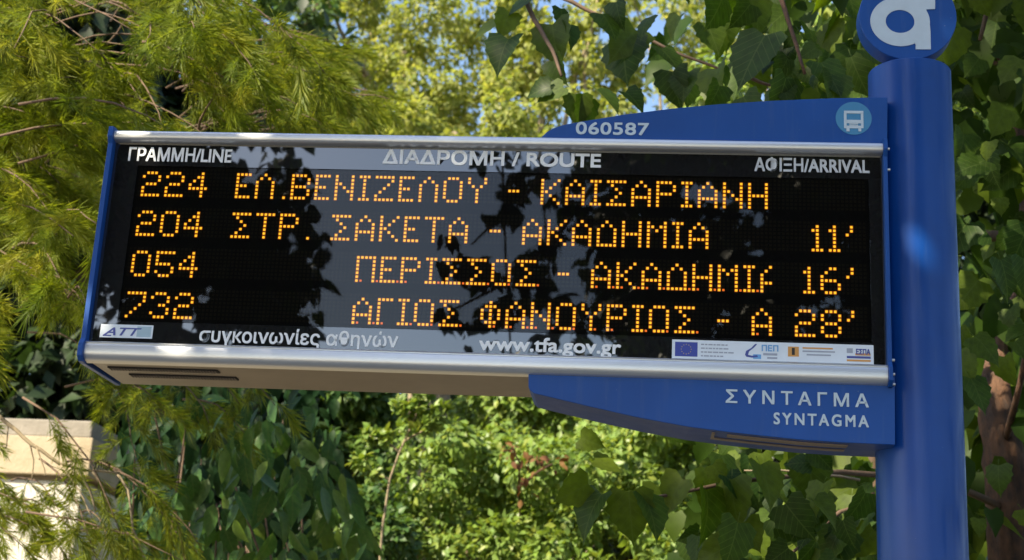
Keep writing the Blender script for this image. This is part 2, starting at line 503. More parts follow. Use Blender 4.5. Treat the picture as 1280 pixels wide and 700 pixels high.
Z0, Z1 = ZS, ZS+0.4899
XL, XR = 0.0, 1.6
# pole
PX, PY, PR, PT = 1.674, 0.1, 0.0851, 0.687+ZS
pole = MB().cyl((PX, PY, 0.12), PR, PT-0.12, n=96)
pole = S(pole.build('pole', M['blue'], sign, bevel=0.002)); flat_shade_angle(pole)
S(MB().cyl((PX, PY, 0.12), PR+0.045, 0.014, n=48).build('base_plate', M['blue'], sign, bevel=0.002))
# disc with the letter
yd = 0.070
dxl, _ = T(1074, 25, yd); dxr, _ = T(1196, 25, yd)
dr = (dxr-dxl)/2; dcx = (dxl+dxr)/2; dcz = T(1136, 20, yd)[1]
disc = S(MB().cyl((dcx, yd, dcz), dr, 0.045, 'y', n=96).build('roundel', M['blue_light'], sign, bevel=0.0015)); flat_shade_angle(disc)
cx, cz = T(1125, 27, yd)
ro = T(1162.3, 27, yd)[0]-cx; ri = T(1143, 27, yd)[0]-cx
lt = MB().ring(cx, cz, ro, ri, yd-0.0012, yd+0.001, 64, kz=0.93, ki=0.90)
stem_px = [(1144.5, 55), (1163.5, 62), (1163, 40), (1161.5, 24), (1157.5, 12), (1168.7, 11.6), (1168.7, -14), (1144, -16), (1146, 10), (1147.5, 30), (1145.5, 54)]
stem = [(1144.5, 62), (1163.5, 62), (1163, 40), (1161.5, 24), (1157.5, 12), (1168.7, 11.6), (1168.7, -13), (1143, -12), (1140.5, 6), (1146, 27), (1140, 48), (1144.5, 56)]
stem = [T(x, y, yd) for x, y in stem]
lt.prism_y(stem, yd-0.0016, yd+0.001)
lo = lt.build('letter', M['white_sign'], disc)
# housing
hb = MB()
hb.box(XL+0.003, 0.024, Z0-0.010, XR-0.003, 0.2298, Z1-0.004)
house = S(hb.build('housing', M['alu_under'], sign, bevel=0.004))
# vents in the underside: dark slots with bars
for (xa, xb, ya, yb) in ((0.030, 0.262, 0.060, 0.083), (0.055, 0.285, 0.120, 0.145)):
    sl_ = MB().box(xa, ya, Z0-0.0125, xb, yb, Z0-0.0102).build('vent', M['dark'], house)
    gm = MB()
    x = xa+0.002
    while x < xb-0.002:
        gm.box(x, ya+0.002, Z0-0.0142, x+0.0022, yb-0.002, Z0-0.0126); x += 0.0062
    gm.build('vent_grille', M['tan'], house)
# rails: rounded aluminium extrusions above and below the glass
def rail(name, prof, ):
    o = S(MB().prism_x(prof, XL, XR).build(name, M['alu'], sign)); flat_shade_angle(o, 50); return o
zt = Z1
rail('rail', [(0.024, zt+0.001), (0.004, zt), (0.001, zt-0.002), (0.0, zt-0.006), (0.0, zt-0.0150), (0.0015, zt-0.0175), (0.005, zt-0.0200), (0.0235, zt-0.0225)])
zb = Z0
rail('rail', [(0.0235, zb+0.0300), (0.003, zb+0.0285), (0.001, zb+0.0265), (0.0035, zb+0.0255), (0.0035, zb+0.0235), (0.001, zb+0.0225), (0.0, zb+0.020), (0.0, zb+0.004), (0.001, zb-0.001), (0.004, zb-0.0055), (0.010, zb-0.010), (0.0235, zb-0.0130)])
# end plates
def plate(xa, xb):
    pr = [(-0.006, zt+0.006), (-0.008, zt-0.016), (0.001, zt-0.030), (0.001, zb+0.034), (-0.008, zb+0.022), (-0.009, zb-0.004), (0.002, zb-0.014), (0.02, zb-0.016), (0.2298, zb-0.013), (0.2298, zt+0.004), (0.012, zt+0.008)]
    return S(MB().prism_x(pr, xa, xb).build('end_plate', M['blue_light'], sign, bevel=0.001))
pl = plate(XL-0.011, XL-0.0005); pr_ = plate(XR+0.0005, XR+0.0085)
for z in (zt-0.010, zt-0.055, zb+0.040, zb+0.012, zb-0.008):
    MB().cyl((XR+0.0085, 0.010, z), 0.0032, 0.006, 'x', 12).build('screw', M['screw'], pr_)
for z in (zb+0.012, zt-0.010):
    MB().cyl((XL-0.017, 0.010, z), 0.0032, 0.006, 'x', 12).build('screw', M['screw'], pl)
# bezel: black printed border round the display window
YB = 0.0185
wx0, wx1 = T(160, 300, YB)[0], T(1088, 330, YB)[0]
wz1 = T(500, 213, YB)[1]; wz0 = T(520, 412, YB)[1]
gz1 = zt-0.0225; gz0 = zb+0.0295
bz = MB()
bz.box(XL+0.0005, YB, wz1, XR-0.0005, YB+0.006, gz1+0.002)
bz.box(XL+0.0005, YB, gz0-0.002, XR-0.0005, YB+0.006, wz0)
bz.box(XL+0.0005, YB, wz0, wx0, YB+0.006, wz1)
bz.box(wx1, YB, wz0, XR-0.0005, YB+0.006, wz1)
bez = S(bz.build('bezel', M['black'], sign))
# display
YL = 0.0235
scr = S(MB().box(wx0-0.004, YL, wz0-0.004, wx1+0.004, YL+0.004, wz1+0.004).build('display', M['screen'], sign))
S(MB().add([(wx0, YB+0.002, wz0), (wx1, YB+0.002, wz0), (wx1, YB+0.002, wz1), (wx0, YB+0.002, wz1)], [(0, 1, 2, 3)]).build('window_pane', M['pane'], sign))

FONTMAP = {
 '0': ".XXX.|X...X|X...X|X...X|X...X|X...X|.XXX.", '1': ".X.|XX.|.X.|.X.|.X.|.X.|XXX",
 '2': ".XXX.|X...X|....X|.XXX.|X....|X....|XXXXX", '3': ".XXX.|X...X|....X|..XX.|....X|X...X|.XXX.",
 '4': "...X.|..XX.|.X.X.|X..X.|XXXXX|...X.|...X.", '5': "XXXXX|X....|X....|XXXX.|....X|X...X|.XXX.",
 '6': "..XX.|.X...|X....|XXXX.|X...X|X...X|.XXX.", '7': "XXXXX|....X|....X|...X.|..X..|.X...|X....",
 '8': ".XXX.|X...X|X...X|.XXX.|X...X|X...X|.XXX.", 'E': "XXXX|X...|X...|XXX.|X...|X...|XXXX",
 'L': "..X..|.X.X.|X...X|X...X|X...X|X...X|X...X", '.': ".|.|.|.|.|.|X", 'B': "XXXX.|X...X|X...X|XXXX.|X...X|X...X|XXXX.",
 'N': "X...X|X...X|XX..X|X.X.X|X..XX|X...X|X...X", 'I': "XXX|.X.|.X.|.X.|.X.|.X.|XXX",
 'Z': "XXXXX|....X|...X.|..X..|.X...|X....|XXXXX", 'O': ".XXX.|X...X|X...X|X...X|X...X|X...X|.XXX.",
 'Y': "X...X|X...X|.X.X.|..X..|..X..|..X..|..X..", '-': "...|...|...|XXX|...|...|...",
 'K': "X...X|X..X.|X.X..|XX...|X.X..|X..X.|X...X", 'A': "..X..|.X.X.|X...X|X...X|XXXXX|X...X|X...X",
 'a': "..X|.X.|X..|X..|XXX|X..|X..", 'S': "XXXXX|.X...|..X..|...X.|..X..|.X...|XXXXX",
 'P': "XXXX.|X...X|X...X|XXXX.|X....|X....|X....", 'H': "X...X|X...X|X...X|XXXXX|X...X|X...X|X...X",
 'T': "XXXXX|..X..|..X..|..X..|..X..|..X..|..X..", 'D': "..X..|.X.X.|X...X|X...X|X...X|X...X|XXXXX",
 'M': "X...X|XX.XX|X.X.X|X...X|X...X|X...X|X...X", "'": ".X|.X|X.|..|..|..|..",
 'p': "XXXXX|X...X|X...X|X...X|X...X|X...X|X...X", 'G': "XXXX|X...|X...|X...|X...|X...|X...",
 'f': "..X..|.XXX.|X.X.X|X.X.X|X.X.X|.XXX.|..X..",
}
ROWS = [
 [('2',0),('2',6),('4',12),('E',24),('L',29),('.',36),('B',38),('E',44),('N',49),('I',55),('Z',59),('E',65),('L',70),('O',76),('Y',82),('-',92),('K',100),('A',106),('I',112),('S',116),('A',122),('P',128),('I',134),('A',138),('N',144),('H',150)],
 [('2',0),('0',6),('4',12),('S',24),('T',30),('P',36),('.',43),('S',49),('A',55),('K',61),('E',67),('T',72),('A',78),('-',88),('A',96),('K',102),('A',108),('D',114),('H',120),('M',126),('I',132),('A',136),('1',165),('1',169),("'",173)],
 [('0',0),('5',6),('4',12),('p',56),('E',62),('P',67),('I',73),('S',77),('S',83),('O',89),('S',95),('-',105),('A',113),('K',119),('A',125),('D',131),('H',137),('M',143),('I',149),('a',153),('1',163),('6',167),("'",173)],
 [('7',0),('3',6),('2',12),('A',56),('G',62),('I',67),('O',71),('S',77),('f',87),('A',93),('N',99),('O',105),('Y',111),('P',117),('I',123),('O',127),('S',133),('-',143),('A',151),('2',161),('8',167),("'",173)],
]
LX0, LP = 0.06925+0.0001, 0.0084396
LZ = [0.3533, 0.2655, 0.1772, 0.0885]; LPZ = 0.0083
YD = 0.0232
def dot_geo(mb1, mb2, x, z):
    a, b_ = 0.0032, 0.0023
    mb1.add([(x-a, YD, z-a), (x+a, YD, z-a), (x+a, YD, z+a), (x-a, YD, z+a)], [(0, 1, 2, 3)])
    n = 8
    mb2.add([(x+b_*1.12*math.cos(2*math.pi*(i+.5)/n), YD-0.0003, z+b_*1.12*math.sin(2*math.pi*(i+.5)/n)) for i in range(n)], [tuple(range(n))])
for r, row in enumerate(ROWS):
    zb0 = LZ[r]+ZS
    for ch, c0 in row:
        pat = FONTMAP[ch].split('|')
        m1, m2 = MB(), MB()
        red = []
        for i, line in enumerate(pat):
            for j, q in enumerate(line):
                if q == 'X':
                    dot_geo(m1, m2, LX0+(c0+j)*LP, zb0+(6-i)*LPZ)
                    if i == 6 and r >= 2 and 50 < c0 < 152: red.append(c0+j+1)
        v = m1.v+m2.v; f = m1.f+[tuple(k+len(m1.v) for k in q) for q in m2.f]
        own = {c0+j for j, q in enumerate(pat[6]) if q == 'X'}
        nred = 0
        for c in red:
            if c in own or c > 155: continue
            x = LX0+c*LP; a = 0.0022; b0 = len(v)
            v += [(x-a, YD, zb0-a), (x+a, YD, zb0-a), (x+a, YD, zb0+a), (x-a, YD, zb0+a)]; f.append((b0, b0+1, b0+2, b0+3)); nred += 1
        me = mesh(v, f)
        o = link('led_character', me, scr)
        for mm in (M['led_rim'], M['led_core'], M['led_red']): me.materials.append(mm)
        me.polygons.foreach_set('material_index', [0]*len(m1.f)+[1]*len(m2.f)+[2]*nred)
# unlit diodes of the matrix
um = MB()
lit = set()
for r, row in enumerate(ROWS):
    for ch, c0 in row:
        for i, line in enumerate(FONTMAP[ch].split('|')):
            for j, q in enumerate(line):
                if q == 'X': lit.add((r, c0+j, 6-i))
for r in range(4):
    for c in range(-1, 178):
        for i in range(0, 8):
            if (r, c, i) in lit: continue
            x = LX0+c*LP; z = LZ[r]+ZS+i*LPZ; a = 0.0027
            um.add([(x-a, YD+0.0001, z-a), (x+a, YD+0.0001, z-a), (x+a, YD+0.0001, z+a), (x-a, YD+0.0001, z+a)], [(0, 1, 2, 3)])
o = um.build('unlit_diodes', M['led_off'], scr); o['kind'] = 'stuff'

# printed lettering on the bezel
text_obj('ΓΡΑΜΜΗ/LINE', 'printed_heading', (160, (184, 186), 289, (201, 204)), M['white'], bez, YB, bold=0.018)
text_obj('ΔΙΑΔΡΟΜΗ / ROUTE', 'printed_heading', (478, (188, 190), 751, (206, 209)), M['white'], bez, YB, bold=0.025)
text_obj('ΑΦΙΞΗ/ARRIVAL', 'printed_heading', (943, (196, 199), 1087, (214, 218)), M['white_dull'], bez, YB, bold=0.018)
text_obj('συγκοινωνίες αθηνών', 'printed_heading', (248, (409, 414), 497, (433, 439)), M['white'], bez, YB, bold=0.012)
text_obj('www.tfa.gov.gr', 'printed_heading', (598, (420, 425), 776, (444, 448)), M['white'], bez, YB, bold=0.018)
# logo sticker on the left
def sticker(name, x0, x1, yt, yb):
    ax, _ = T(x0, (yt[0]+yb[0])/2, YB); bx, _ = T(x1, (yt[1]+yb[1])/2, YB)
    z1 = (T(x0, yt[0], YB)[1]+T(x1, yt[1], YB)[1])/2; z0 = (T(x0, yb[0], YB)[1]+T(x1, yb[1], YB)[1])/2
    return S(MB().box(ax, YB-0.0008, z0, bx, YB+0.001, z1).build(name, M['sticker'], sign)), (ax, z0, bx, z1)
YS = YB-0.0008
def srect(parent, box, u0, v0, u1, v1, mat, name, d=0.0003):
    ax, z0, bx, z1 = box
    return MB().box(ax+(bx-ax)*u0, YS-d, z0+(z1-z0)*v0, ax+(bx-ax)*u1, YS+0.0004, z0+(z1-z0)*v1).build(name, mat, parent)
s1, b1 = sticker('logo_sticker', 125.5, 191, (405, 407), (421, 424))
srect(s1, b1, 0.70, 0.10, 0.97, 0.90, M['grey_blue'], 'colour_patch')
text_obj('ATT', 'logo', (129, (409, 410), 176, (419, 420)), M['ink'], s1, YS, depth=0.0004, bold=0.02, shear=0.35)
srect(s1, b1, 0.06, 0.10, 0.22, 0.20, M['ink'], 'logo_stroke')
s2, b2 = sticker('sponsor_sticker', 840, 1092, (424.5, 431.5), (448, 455.5))
fl = srect(s2, b2, 0.015, 0.12, 0.128, 0.88, M['eu_blue'], 'flag')
st = MB(); ax, z0, bx, z1 = b2
fx, fz = ax+(bx-ax)*0.0715, (z0+z1)/2
for i in range(12):
    a = i*math.pi/6; x, z = fx+0.0098*math.cos(a), fz+0.0098*math.sin(a)
    st.add([(x+0.0013*math.cos(R(90+k*36))*(1 if k % 2 == 0 else .45), YS-0.0005, z+0.0013*math.sin(R(90+k*36))*(1 if k % 2 == 0 else .45)) for k in range(10)], [tuple(range(10))])
st.build('flag_stars', M['yellow'], s2)
for k, (u1, v) in enumerate(((0.30, 0.78), (0.285, 0.58), (0.32, 0.38), (0.28, 0.18))):
    mbt = MB(); u = 0.145
    while u < u1-0.02:
        w = random.uniform(0.010, 0.028)
        mbt.box(ax+(bx-ax)*u, YS-0.0003, z0+(z1-z0)*(v-0.035), ax+(bx-ax)*min(u+w, u1), YS+0.0003, z0+(z1-z0)*(v+0.035)); u += w+0.004
    mbt.build('fine_print', M['grey_ink'], s2)
# ship like stroke and PEP block
curve = [(0.365, 0.30), (0.372, 0.20), (0.40, 0.16), (0.43, 0.20), (0.425, 0.30), (0.40, 0.26), (0.38, 0.30), (0.385, 0.48), (0.41, 0.70), (0.425, 0.88), (0.415, 0.88), (0.395, 0.66), (0.37, 0.50)]
MB().prism_y([(ax+(bx-ax)*u, z0+(z1-z0)*v) for u, v in curve], YS-0.0004, YS+0.0003).build('ship_logo', M['ink'], s2)
srect(s2, b2, 0.405, 0.10, 0.445, 0.34, M['sky_ink'], 'logo_patch')
text_obj('ΠΕΠ', 'logo_word', (952, (431, 431.5), 973, (439, 439.5)), M['sky_ink'], s2, YS, depth=0.0004, bold=0.03)
srect(s2, b2, 0.455, 0.30, 0.525, 0.42, M['grey_ink'], 'fine_print')
srect(s2, b2, 0.475, 0.12, 0.525, 0.22, M['grey_ink'], 'fine_print')
srect(s2, b2, 0.578, 0.28, 0.632, 0.80, M['orange'], 'emblem')
srect(s2, b2, 0.597, 0.36, 0.612, 0.74, M['dark'], 'emblem_figure', d=0.0006)
for v, ua, ub in ((0.75, 0.65, 0.80), (0.58, 0.65, 0.81), (0.40, 0.67, 0.79)):
    srect(s2, b2, ua, v-0.04, ub, v+0.04, M['grey_ink'] if v != 0.75 else M['orange'], 'fine_print')
srect(s2, b2, 0.868, 0.55, 0.898, 0.80, M['grey_ink'], 'logo_patch')
text_obj('ΕΣΠΑ', 'logo_word', (1070, (436, 436.5), 1088, (443, 443.5)), M['ink'], s2, YS, depth=0.0004, bold=0.03)
srect(s2, b2, 0.868, 0.28, 0.985, 0.40, M['ink'], 'logo_bar')
srect(s2, b2, 0.910, 0.44, 0.985, 0.56, M['orange'], 'logo_bar')
srect(s2, b2, 0.868, 0.12, 0.985, 0.22, M['orange'], 'logo_bar')

# upper blue panel
YU = 0.012
def smooth_poly(px, Y):
    return [T(x, y, Y) for x, y in px]
up = smooth_poly([(1109, 190), (1109.5, 121.5), (1040, 122.6), (960, 126), (900, 130), (840, 135.5), (780, 143), (720, 153), (704, 156), (692, 160), (684, 164.5), (677, 171), (676, 185)], YU)
upo = S(MB().prism_y(up[::-1], YU, YU+0.139).build('upper_panel', M['blue_light'], sign, bevel=0.0012))
text_obj('060587', 'stop_number', (719.5, (153, 153.5), 811, (168.5, 169)), M['white_sign'], upo, YU, bold=0.02, spacing=1.05)
bxc, bzc = T(1067, 148, YU); br = (T(1089, 148, YU)[0]-T(1044, 148, YU)[0])/2
MB().cyl((bxc, YU-0.0008, bzc), br, 0.0015, 'y', 48).build('bus_badge', M['teal'], upo)
def U(x, y): return T(x, y, YU)
bw = MB()
q = YU-0.0016; q2 = YU-0.0005
def bbox(x0, y0, x1, y1): a = U(x0, y1); b = U(x1, y0); bw.box(a[0], q, a[1], b[0], q2, b[1])
bbox(1055, 139, 1079, 142); bbox(1055, 142, 1058, 160.5); bbox(1076.2, 142, 1079, 160.5)
bbox(1058, 150.3, 1076.2, 154.3); bbox(1058, 157.6, 1076.2, 160.5)
bbox(1061.5, 154.3, 1072.5, 155.5); bbox(1061.5, 156.3, 1072.5, 157.6)
bbox(1058, 160.5, 1061.8, 164.4); bbox(1073, 160.5, 1076.4, 164.4)
bw.build('bus_symbol', M['white_sign'], upo)
# lower blue panel
low_px = [(660.5, 466), (660.5, 483), (662, 487), (667, 491.5), (700, 499.5), (740, 509), (800, 522.5), (860, 533.5), (910, 540), (955, 545), (1005, 550), (1055, 553.3), (1119, 556), (1118.5, 470)]
lp_ = smooth_poly(low_px, YU)
lowo = S(MB().prism_y(lp_, YU, YU+0.1385).build('lower_panel', M['blue_light'], sign, bevel=0.0012))
text_obj('ΣΥΝΤΑΓΜΑ', 'stop_name', (907, (487, 492), 1086, (504, 509)), M['white_sign'], lowo, YU, bold=0.015, spacing=1.45)
text_obj('SYNTAGMA', 'stop_name', (967, (516, 519), 1086, (530, 535)), M['white_sign'], lowo, YU, bold=0.02, spacing=1.35)
# hatch ring on the underside
def under_z(x):
    P = lp_[3:13]
    for a, b in zip(P, P[1:]):
        if a[0] <= x <= b[0]: return a[1]+(b[1]-a[1])*(x-a[0])/(b[0]-a[0])
    return P[-1][1]
hx0, hx1 = T(889, 545, YU+0.05)[0], T(1056, 555, YU+0.06)[0]
hm = MB()
def strip(x0, x1, y0, y1, n=8, dz=0.0025):
    for i in range(n):
        a = x0+(x1-x0)*i/n; b = x0+(x1-x0)*(i+1)/n
        za, zb_ = under_z(a)-dz, under_z(b)-dz
        hm.add([(a, y0, za), (b, y0, zb_), (b, y1, zb_), (a, y1, za), (a, y0, za+dz*.9), (b, y0, zb_+dz*.9), (b, y1, zb_+dz*.9), (a, y1, za+dz*.9)],
               [(0, 3, 2, 1), (0, 1, 5, 4), (1, 2, 6, 5), (2, 3, 7, 6), (3, 0, 4, 7)])
strip(hx0, hx0+0.006, 0.03, 0.095, 1); strip(hx0+0.006, hx1, 0.078, 0.095, 10); strip(hx0+0.03, hx1, 0.03, 0.055, 10)
hm.build('access_hatch', M['tan'], lowo)
MB().cyl((1.59, YU+0.139, ZS+0.55), 0.012, 0.02, 'y', 12).build('bracket_bolt', M['screw'], upo)

# ================================================================== VEGETATION
M['needle'] = leaf_mat('pine_needles', [(0.065, 0.105, 0.010), (0.155, 0.195, 0.018), (0.095, 0.140, 0.012), (0.230, 0.245, 0.030), (0.125, 0.170, 0.014)], rough=0.5, trans=0.45, spec=0.25)
M['needle_obj'] = leaf_mat('pine_spray_needles', [(0.080, 0.125, 0.010), (0.180, 0.220, 0.018), (0.120, 0.165, 0.012), (0.250, 0.260, 0.030)], rough=0.5, trans=0.45, spec=0.25, by_object=True)
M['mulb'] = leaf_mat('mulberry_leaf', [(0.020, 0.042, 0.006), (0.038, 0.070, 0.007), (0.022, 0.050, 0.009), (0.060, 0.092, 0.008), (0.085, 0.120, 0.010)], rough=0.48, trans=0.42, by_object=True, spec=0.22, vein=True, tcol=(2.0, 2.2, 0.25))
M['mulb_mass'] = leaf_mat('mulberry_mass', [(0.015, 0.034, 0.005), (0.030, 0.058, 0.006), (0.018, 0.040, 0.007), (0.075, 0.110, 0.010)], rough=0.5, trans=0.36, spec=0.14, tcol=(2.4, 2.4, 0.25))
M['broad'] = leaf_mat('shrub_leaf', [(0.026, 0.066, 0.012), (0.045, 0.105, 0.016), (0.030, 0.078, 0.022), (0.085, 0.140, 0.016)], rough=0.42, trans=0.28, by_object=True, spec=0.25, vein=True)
M['broad_mass'] = leaf_mat('shrub_mass', [(0.008, 0.024, 0.008), (0.014, 0.040, 0.010), (0.010, 0.032, 0.012)], rough=0.5, trans=0.22, spec=0.15)  # darker than the front leaves: shade in the shrub's voids put into colour
M['lime'] = leaf_mat('bright_bush', [(0.110, 0.185, 0.030), (0.160, 0.235, 0.040), (0.130, 0.210, 0.055), (0.210, 0.250, 0.040)], rough=0.42, trans=0.30)
M['mid'] = leaf_mat('mid_green_bush', [(0.040, 0.090, 0.022), (0.065, 0.125, 0.028), (0.100, 0.150, 0.030)], rough=0.45, trans=0.30)
M['yellow_crown'] = leaf_mat('yellow_green_crown', [(0.190, 0.230, 0.045), (0.260, 0.280, 0.070), (0.150, 0.200, 0.040), (0.330, 0.320, 0.110)], rough=0.5, trans=0.52, tcol=(1.5, 1.45, 0.7))
M['dark_crown'] = leaf_mat('dark_green_crown', [(0.010, 0.022, 0.007), (0.018, 0.038, 0.010), (0.014, 0.030, 0.008)], rough=0.55, trans=0.2)  # leaf colour held very dark: stands for deep shade in the wood behind
M['dry'] = leaf_mat('dry_leaf', [(0.16, 0.07, 0.025), (0.11, 0.045, 0.02), (0.20, 0.11, 0.03)], rough=0.7, trans=0.25, tcol=(1.5, 1.0, 0.6))

def curve_pts(p0, p1, sag=0.0, n=8, wob=0.03, seed=0):
    r = random.Random(seed)
    p0, p1 = Vector(p0), Vector(p1); L = (p1-p0).length
    out = []
    ph = [r.uniform(0, 6.28) for _ in range(6)]
    for i in range(n+1):
        u = i/n
        p = p0.lerp(p1, u)
        w = math.sin(math.pi*u)
        p.z += sag*w
        for a in range(3): p[a] += wob*L*math.sin(u*5+ph[a])*min(1, u*3)*(1 if i < n else 0.6)
        out.append(p)
    return out

# ---- pine: long drooping boughs with soft yellow green needles
def make_spray(seed, length=0.26, n=120, nl=0.095):
    r = np.random.default_rng(seed)
    u = 0.18+0.82*r.random(n)**0.65
    ang = r.random(n)*6.283
    spread = np.radians(16+42*r.random(n)*(1-0.35*u))
    base = np.stack([0.010*np.sin(u*3+seed), u*length, -0.05*u*u], 1)
    d = np.stack([np.sin(spread)*np.cos(ang), np.cos(spread), np.sin(spread)*np.sin(ang)-0.10], 1)
    L = nl*(0.65+0.5*r.random(n))[:, None]
    tip = base+d*L; tip[:, 2] -= 0.012*r.random(n)
    side = np.cross(d, np.array([0.3, 0.2, 1.0])); side /= np.linalg.norm(side, axis=1, keepdims=True)
    w = 0.00085
    V = np.stack([base-side*w, base+side*w, base+d*L*0.55+side*w*1.1, tip], 1).reshape(-1, 3)
    k = np.arange(n)*4
    F = np.concatenate([np.stack([k, k+1, k+2], 1), np.stack([k, k+2, k+3], 1)])
    # the shoot itself
    m = len(V); r0 = 0.0022
    seg = 4
    tv = []; tf = []
    for i in range(seg+1):
        uu = i/seg; c = np.array([0.010*math.sin(uu*3+seed), uu*length, -0.05*uu*uu])
        for a in range(3): tv.append(c+r0*(1.1-uu)*np.array([math.cos(a*2.1), 0, math.sin(a*2.1)]))
    for i in range(seg):
        for a in range(3):
            a2 = (a+1) % 3; q = (m+i*3+a, m+i*3+a2, m+i*3+3+a2, m+i*3+3+a)
            tf += [(q[0], q[1], q[2]), (q[0], q[2], q[3])]
    return np.vstack([V, tv]), np.vstack([F, tf])
SPRAYS = [make_spray(i, 0.17+0.03*(i % 3), 92+10*(i % 3), 0.088+0.008*(i % 3)) for i in range(5)]
spray_me = []
for V, F in SPRAYS:
    me = np_mesh(V, F); me.materials.append(M['needle_obj']); spray_me.append(me)

def hit(px, py, regions):
    for (cx, cy, rx, ry) in regions:
        if ((px-cx)/rx)**2+((py-cy)/ry)**2 < 1: return True
    return False

pine = empty('pine_tree', (-3.1, 3.6, 0))
tag(pine, 'big pine with drooping yellow green needle sprays behind the left end of the board', 'pine tree')
bpy.context.view_layer.update()
def under(o, root):
    o.matrix_parent_inverse = Matrix.Translation(-root.location); return o
tr_ = curve_pts((-3.1, 3.6, 0), (-2.85, 3.7, 7.2), 0, 14, 0.012, 3)
under(MB().tube(tr_, [0.21-0.012*i for i in range(15)], 12).build('trunk', M['bark'], pine, smooth=True), pine)

spr_pos, spr_tip, spr_nrm, spr_s = [], [], [], []
bough_tubes = MB()
MASKED = [(118, 22, 62, 30), (205, 108, 55, 34), (50, 425, 62, 60), (262, 150, 40, 18), (330, 143, 28, 20), (10, 490, 60, 26), (100, 335, 22, 46), (150, 60, 34, 16), (-40, 350, 40, 40), (35, 300, 24, 16), (345, 22, 26, 26), (60, 190, 22, 14)]
def bough(p_end, L, out, droop, sprays, seed, twig_r=0.004, thin=1.0):
    """a bough ending near p_end, pointing along out (unit) with drooping side shoots"""
    r = random.Random(seed)
    ex, ey = in_frame_px([tuple(p_end)])
    if hit(ex[0], ey[0], MASKED): return
    out = Vector(out).normalized()
    p_end = Vector(p_end)
    p0 = p_end-out*L-Vector((0, 0, -droop*L*0.5))
    pts = []
    for i in range(7):
        u = i/6
        p = p0.lerp(p_end, u); p.z += droop*L*0.35*math.sin(math.pi*u)
        p += Vector((r.uniform(-1, 1), r.uniform(-1, 1), r.uniform(-1, 1)))*0.012*L
        pts.append(p)
    bough_tubes.tube(pts, [twig_r*(1.15-0.13*i) for i in range(7)], 5)
    for k in range(sprays):
        u = 0.12+0.88*(k+0.5)/sprays
        i = min(5, int(u*6)); f = u*6-i
        p = pts[i].lerp(pts[i+1], f)
        t = (pts[i+1]-pts[i]).normalized()
        side = t.cross(Vector((0, 0, 1))).normalized()*(1 if k % 2 else -1)
        d = t*r.uniform(0.3, 1.0)+side*r.uniform(0.3, 1.1)*(1.0 if u < 0.93 else 0.15)+Vector((0, 0, -1))*r.uniform(-0.25, 0.75)*(0.5+droop)
        d.normalize()
        spr_pos.append(p); spr_tip.append(d); spr_nrm.append(Vector((r.uniform(-.4, .4), r.uniform(-.4, .4), 1))); spr_s.append(r.uniform(0.55, 0.95)*thin)

# darker openings between the boughs, as photo ellipses (where the tree is open), then bough positions at their depths
OPEN = [(118, 30, 52, 36), (222, 110, 62, 42), (60, 420, 60, 62), (320, 140, 30, 26), (240, 560, 60, 36), (330, 28, 42, 34), (20, 480, 50, 40)]
cnt = 0
tries = 0
rr = random.Random(11)
CL = [(20, 60), (-10, 150), (75, 130), (30, 230), (-20, 300), (60, 330), (20, 410), (70, 250), (120, 110), (150, 60), (60, 5), (180, 10), (240, 30), (250, 75), (290, 60), (300, 110), (130, 165), (190, 175), (260, 180), (340, 100), (370, 150), (310, 165), (395, 60), (420, 110), (110, 220), (100, 300), (-60, 60), (-60, 420), (90, 380), (45, 160), (0, 0)]
while cnt < 165:
    if tries > 4000: break
    tries += 1
    cx_, cy_ = CL[cnt % len(CL)]
    x = rr.gauss(cx_, 16); y = rr.gauss(cy_, 12)
    if y > 440: continue
    Y = 1.2+1.7*((cx_*0.37+cy_*0.61) % 1.0)+rr.gauss(0, 0.25)
    Y = max(0.9, Y)
    p = at(x, y, Y)
    out = Vector((p[0]+3.3, (p[1]-3.9)*0.8, 0)).normalized()
    a = rr.uniform(-0.7, 0.7)
    out = Vector((out.x*math.cos(a)-out.y*math.sin(a), out.x*math.sin(a)+out.y*math.cos(a), rr.uniform(-0.45, 0.15)))
    ex, ey = in_frame_px([tuple(p)])
    if hit(ex[0], ey[0], MASKED): continue
    bough(p, rr.uniform(0.35, 0.75), out, rr.uniform(0.1, 0.5), rr.randint(11, 16), tries)
    cnt += 1
# sprays over the stone pillar and below the board
LOW = [(-10, 640, 2.3), (40, 690, 2.0), (120, 700, 2.1), (190, 690, 2.2), (210, 650, 2.4), (100, 675, 2.6), (150, 665, 2.0), (60, 660, 2.7), (20, 625, 2.2),
       (215, 520, 2.2), (262, 528, 2.4), (345, 505, 2.2), (300, 505, 2.7), (190, 488, 2.1), (310, 548, 2.6), (150, 488, 2.2),
       (-30, 480, 2.4), (255, 690, 2.3), (230, 700, 2.1), (85, 700, 2.6), (35, 655, 2.4), (75, 640, 2.5), (-20, 600, 2.2), (170, 570, 2.3), (140, 690, 2.2)]
for i, (x, y, Y) in enumerate(LOW):
    p = at(x, y, Y)
    out = (rr.uniform(0.4, 1.0), rr.uniform(-0.6, 0.1), rr.uniform(-0.55, 0.0))
    bough(p, rr.uniform(0.35, 0.6), out, rr.uniform(0.1, 0.5), rr.randint(5, 8), 900+i, 0.004)
# bright boughs in the upper middle of the picture
for i in range(24):
    x = rr.uniform(300, 505); y = rr.uniform(30, 168)
    if y < 70 and x < 380: continue
    p = at(x, y, rr.uniform(2.6, 4.6))
    bough(p, rr.uniform(0.4, 0.7), (0.9, rr.uniform(-0.5, 0.3), rr.uniform(-0.1, 0.3)), 0.2, rr.randint(7, 10), 1300+i, 0.005)
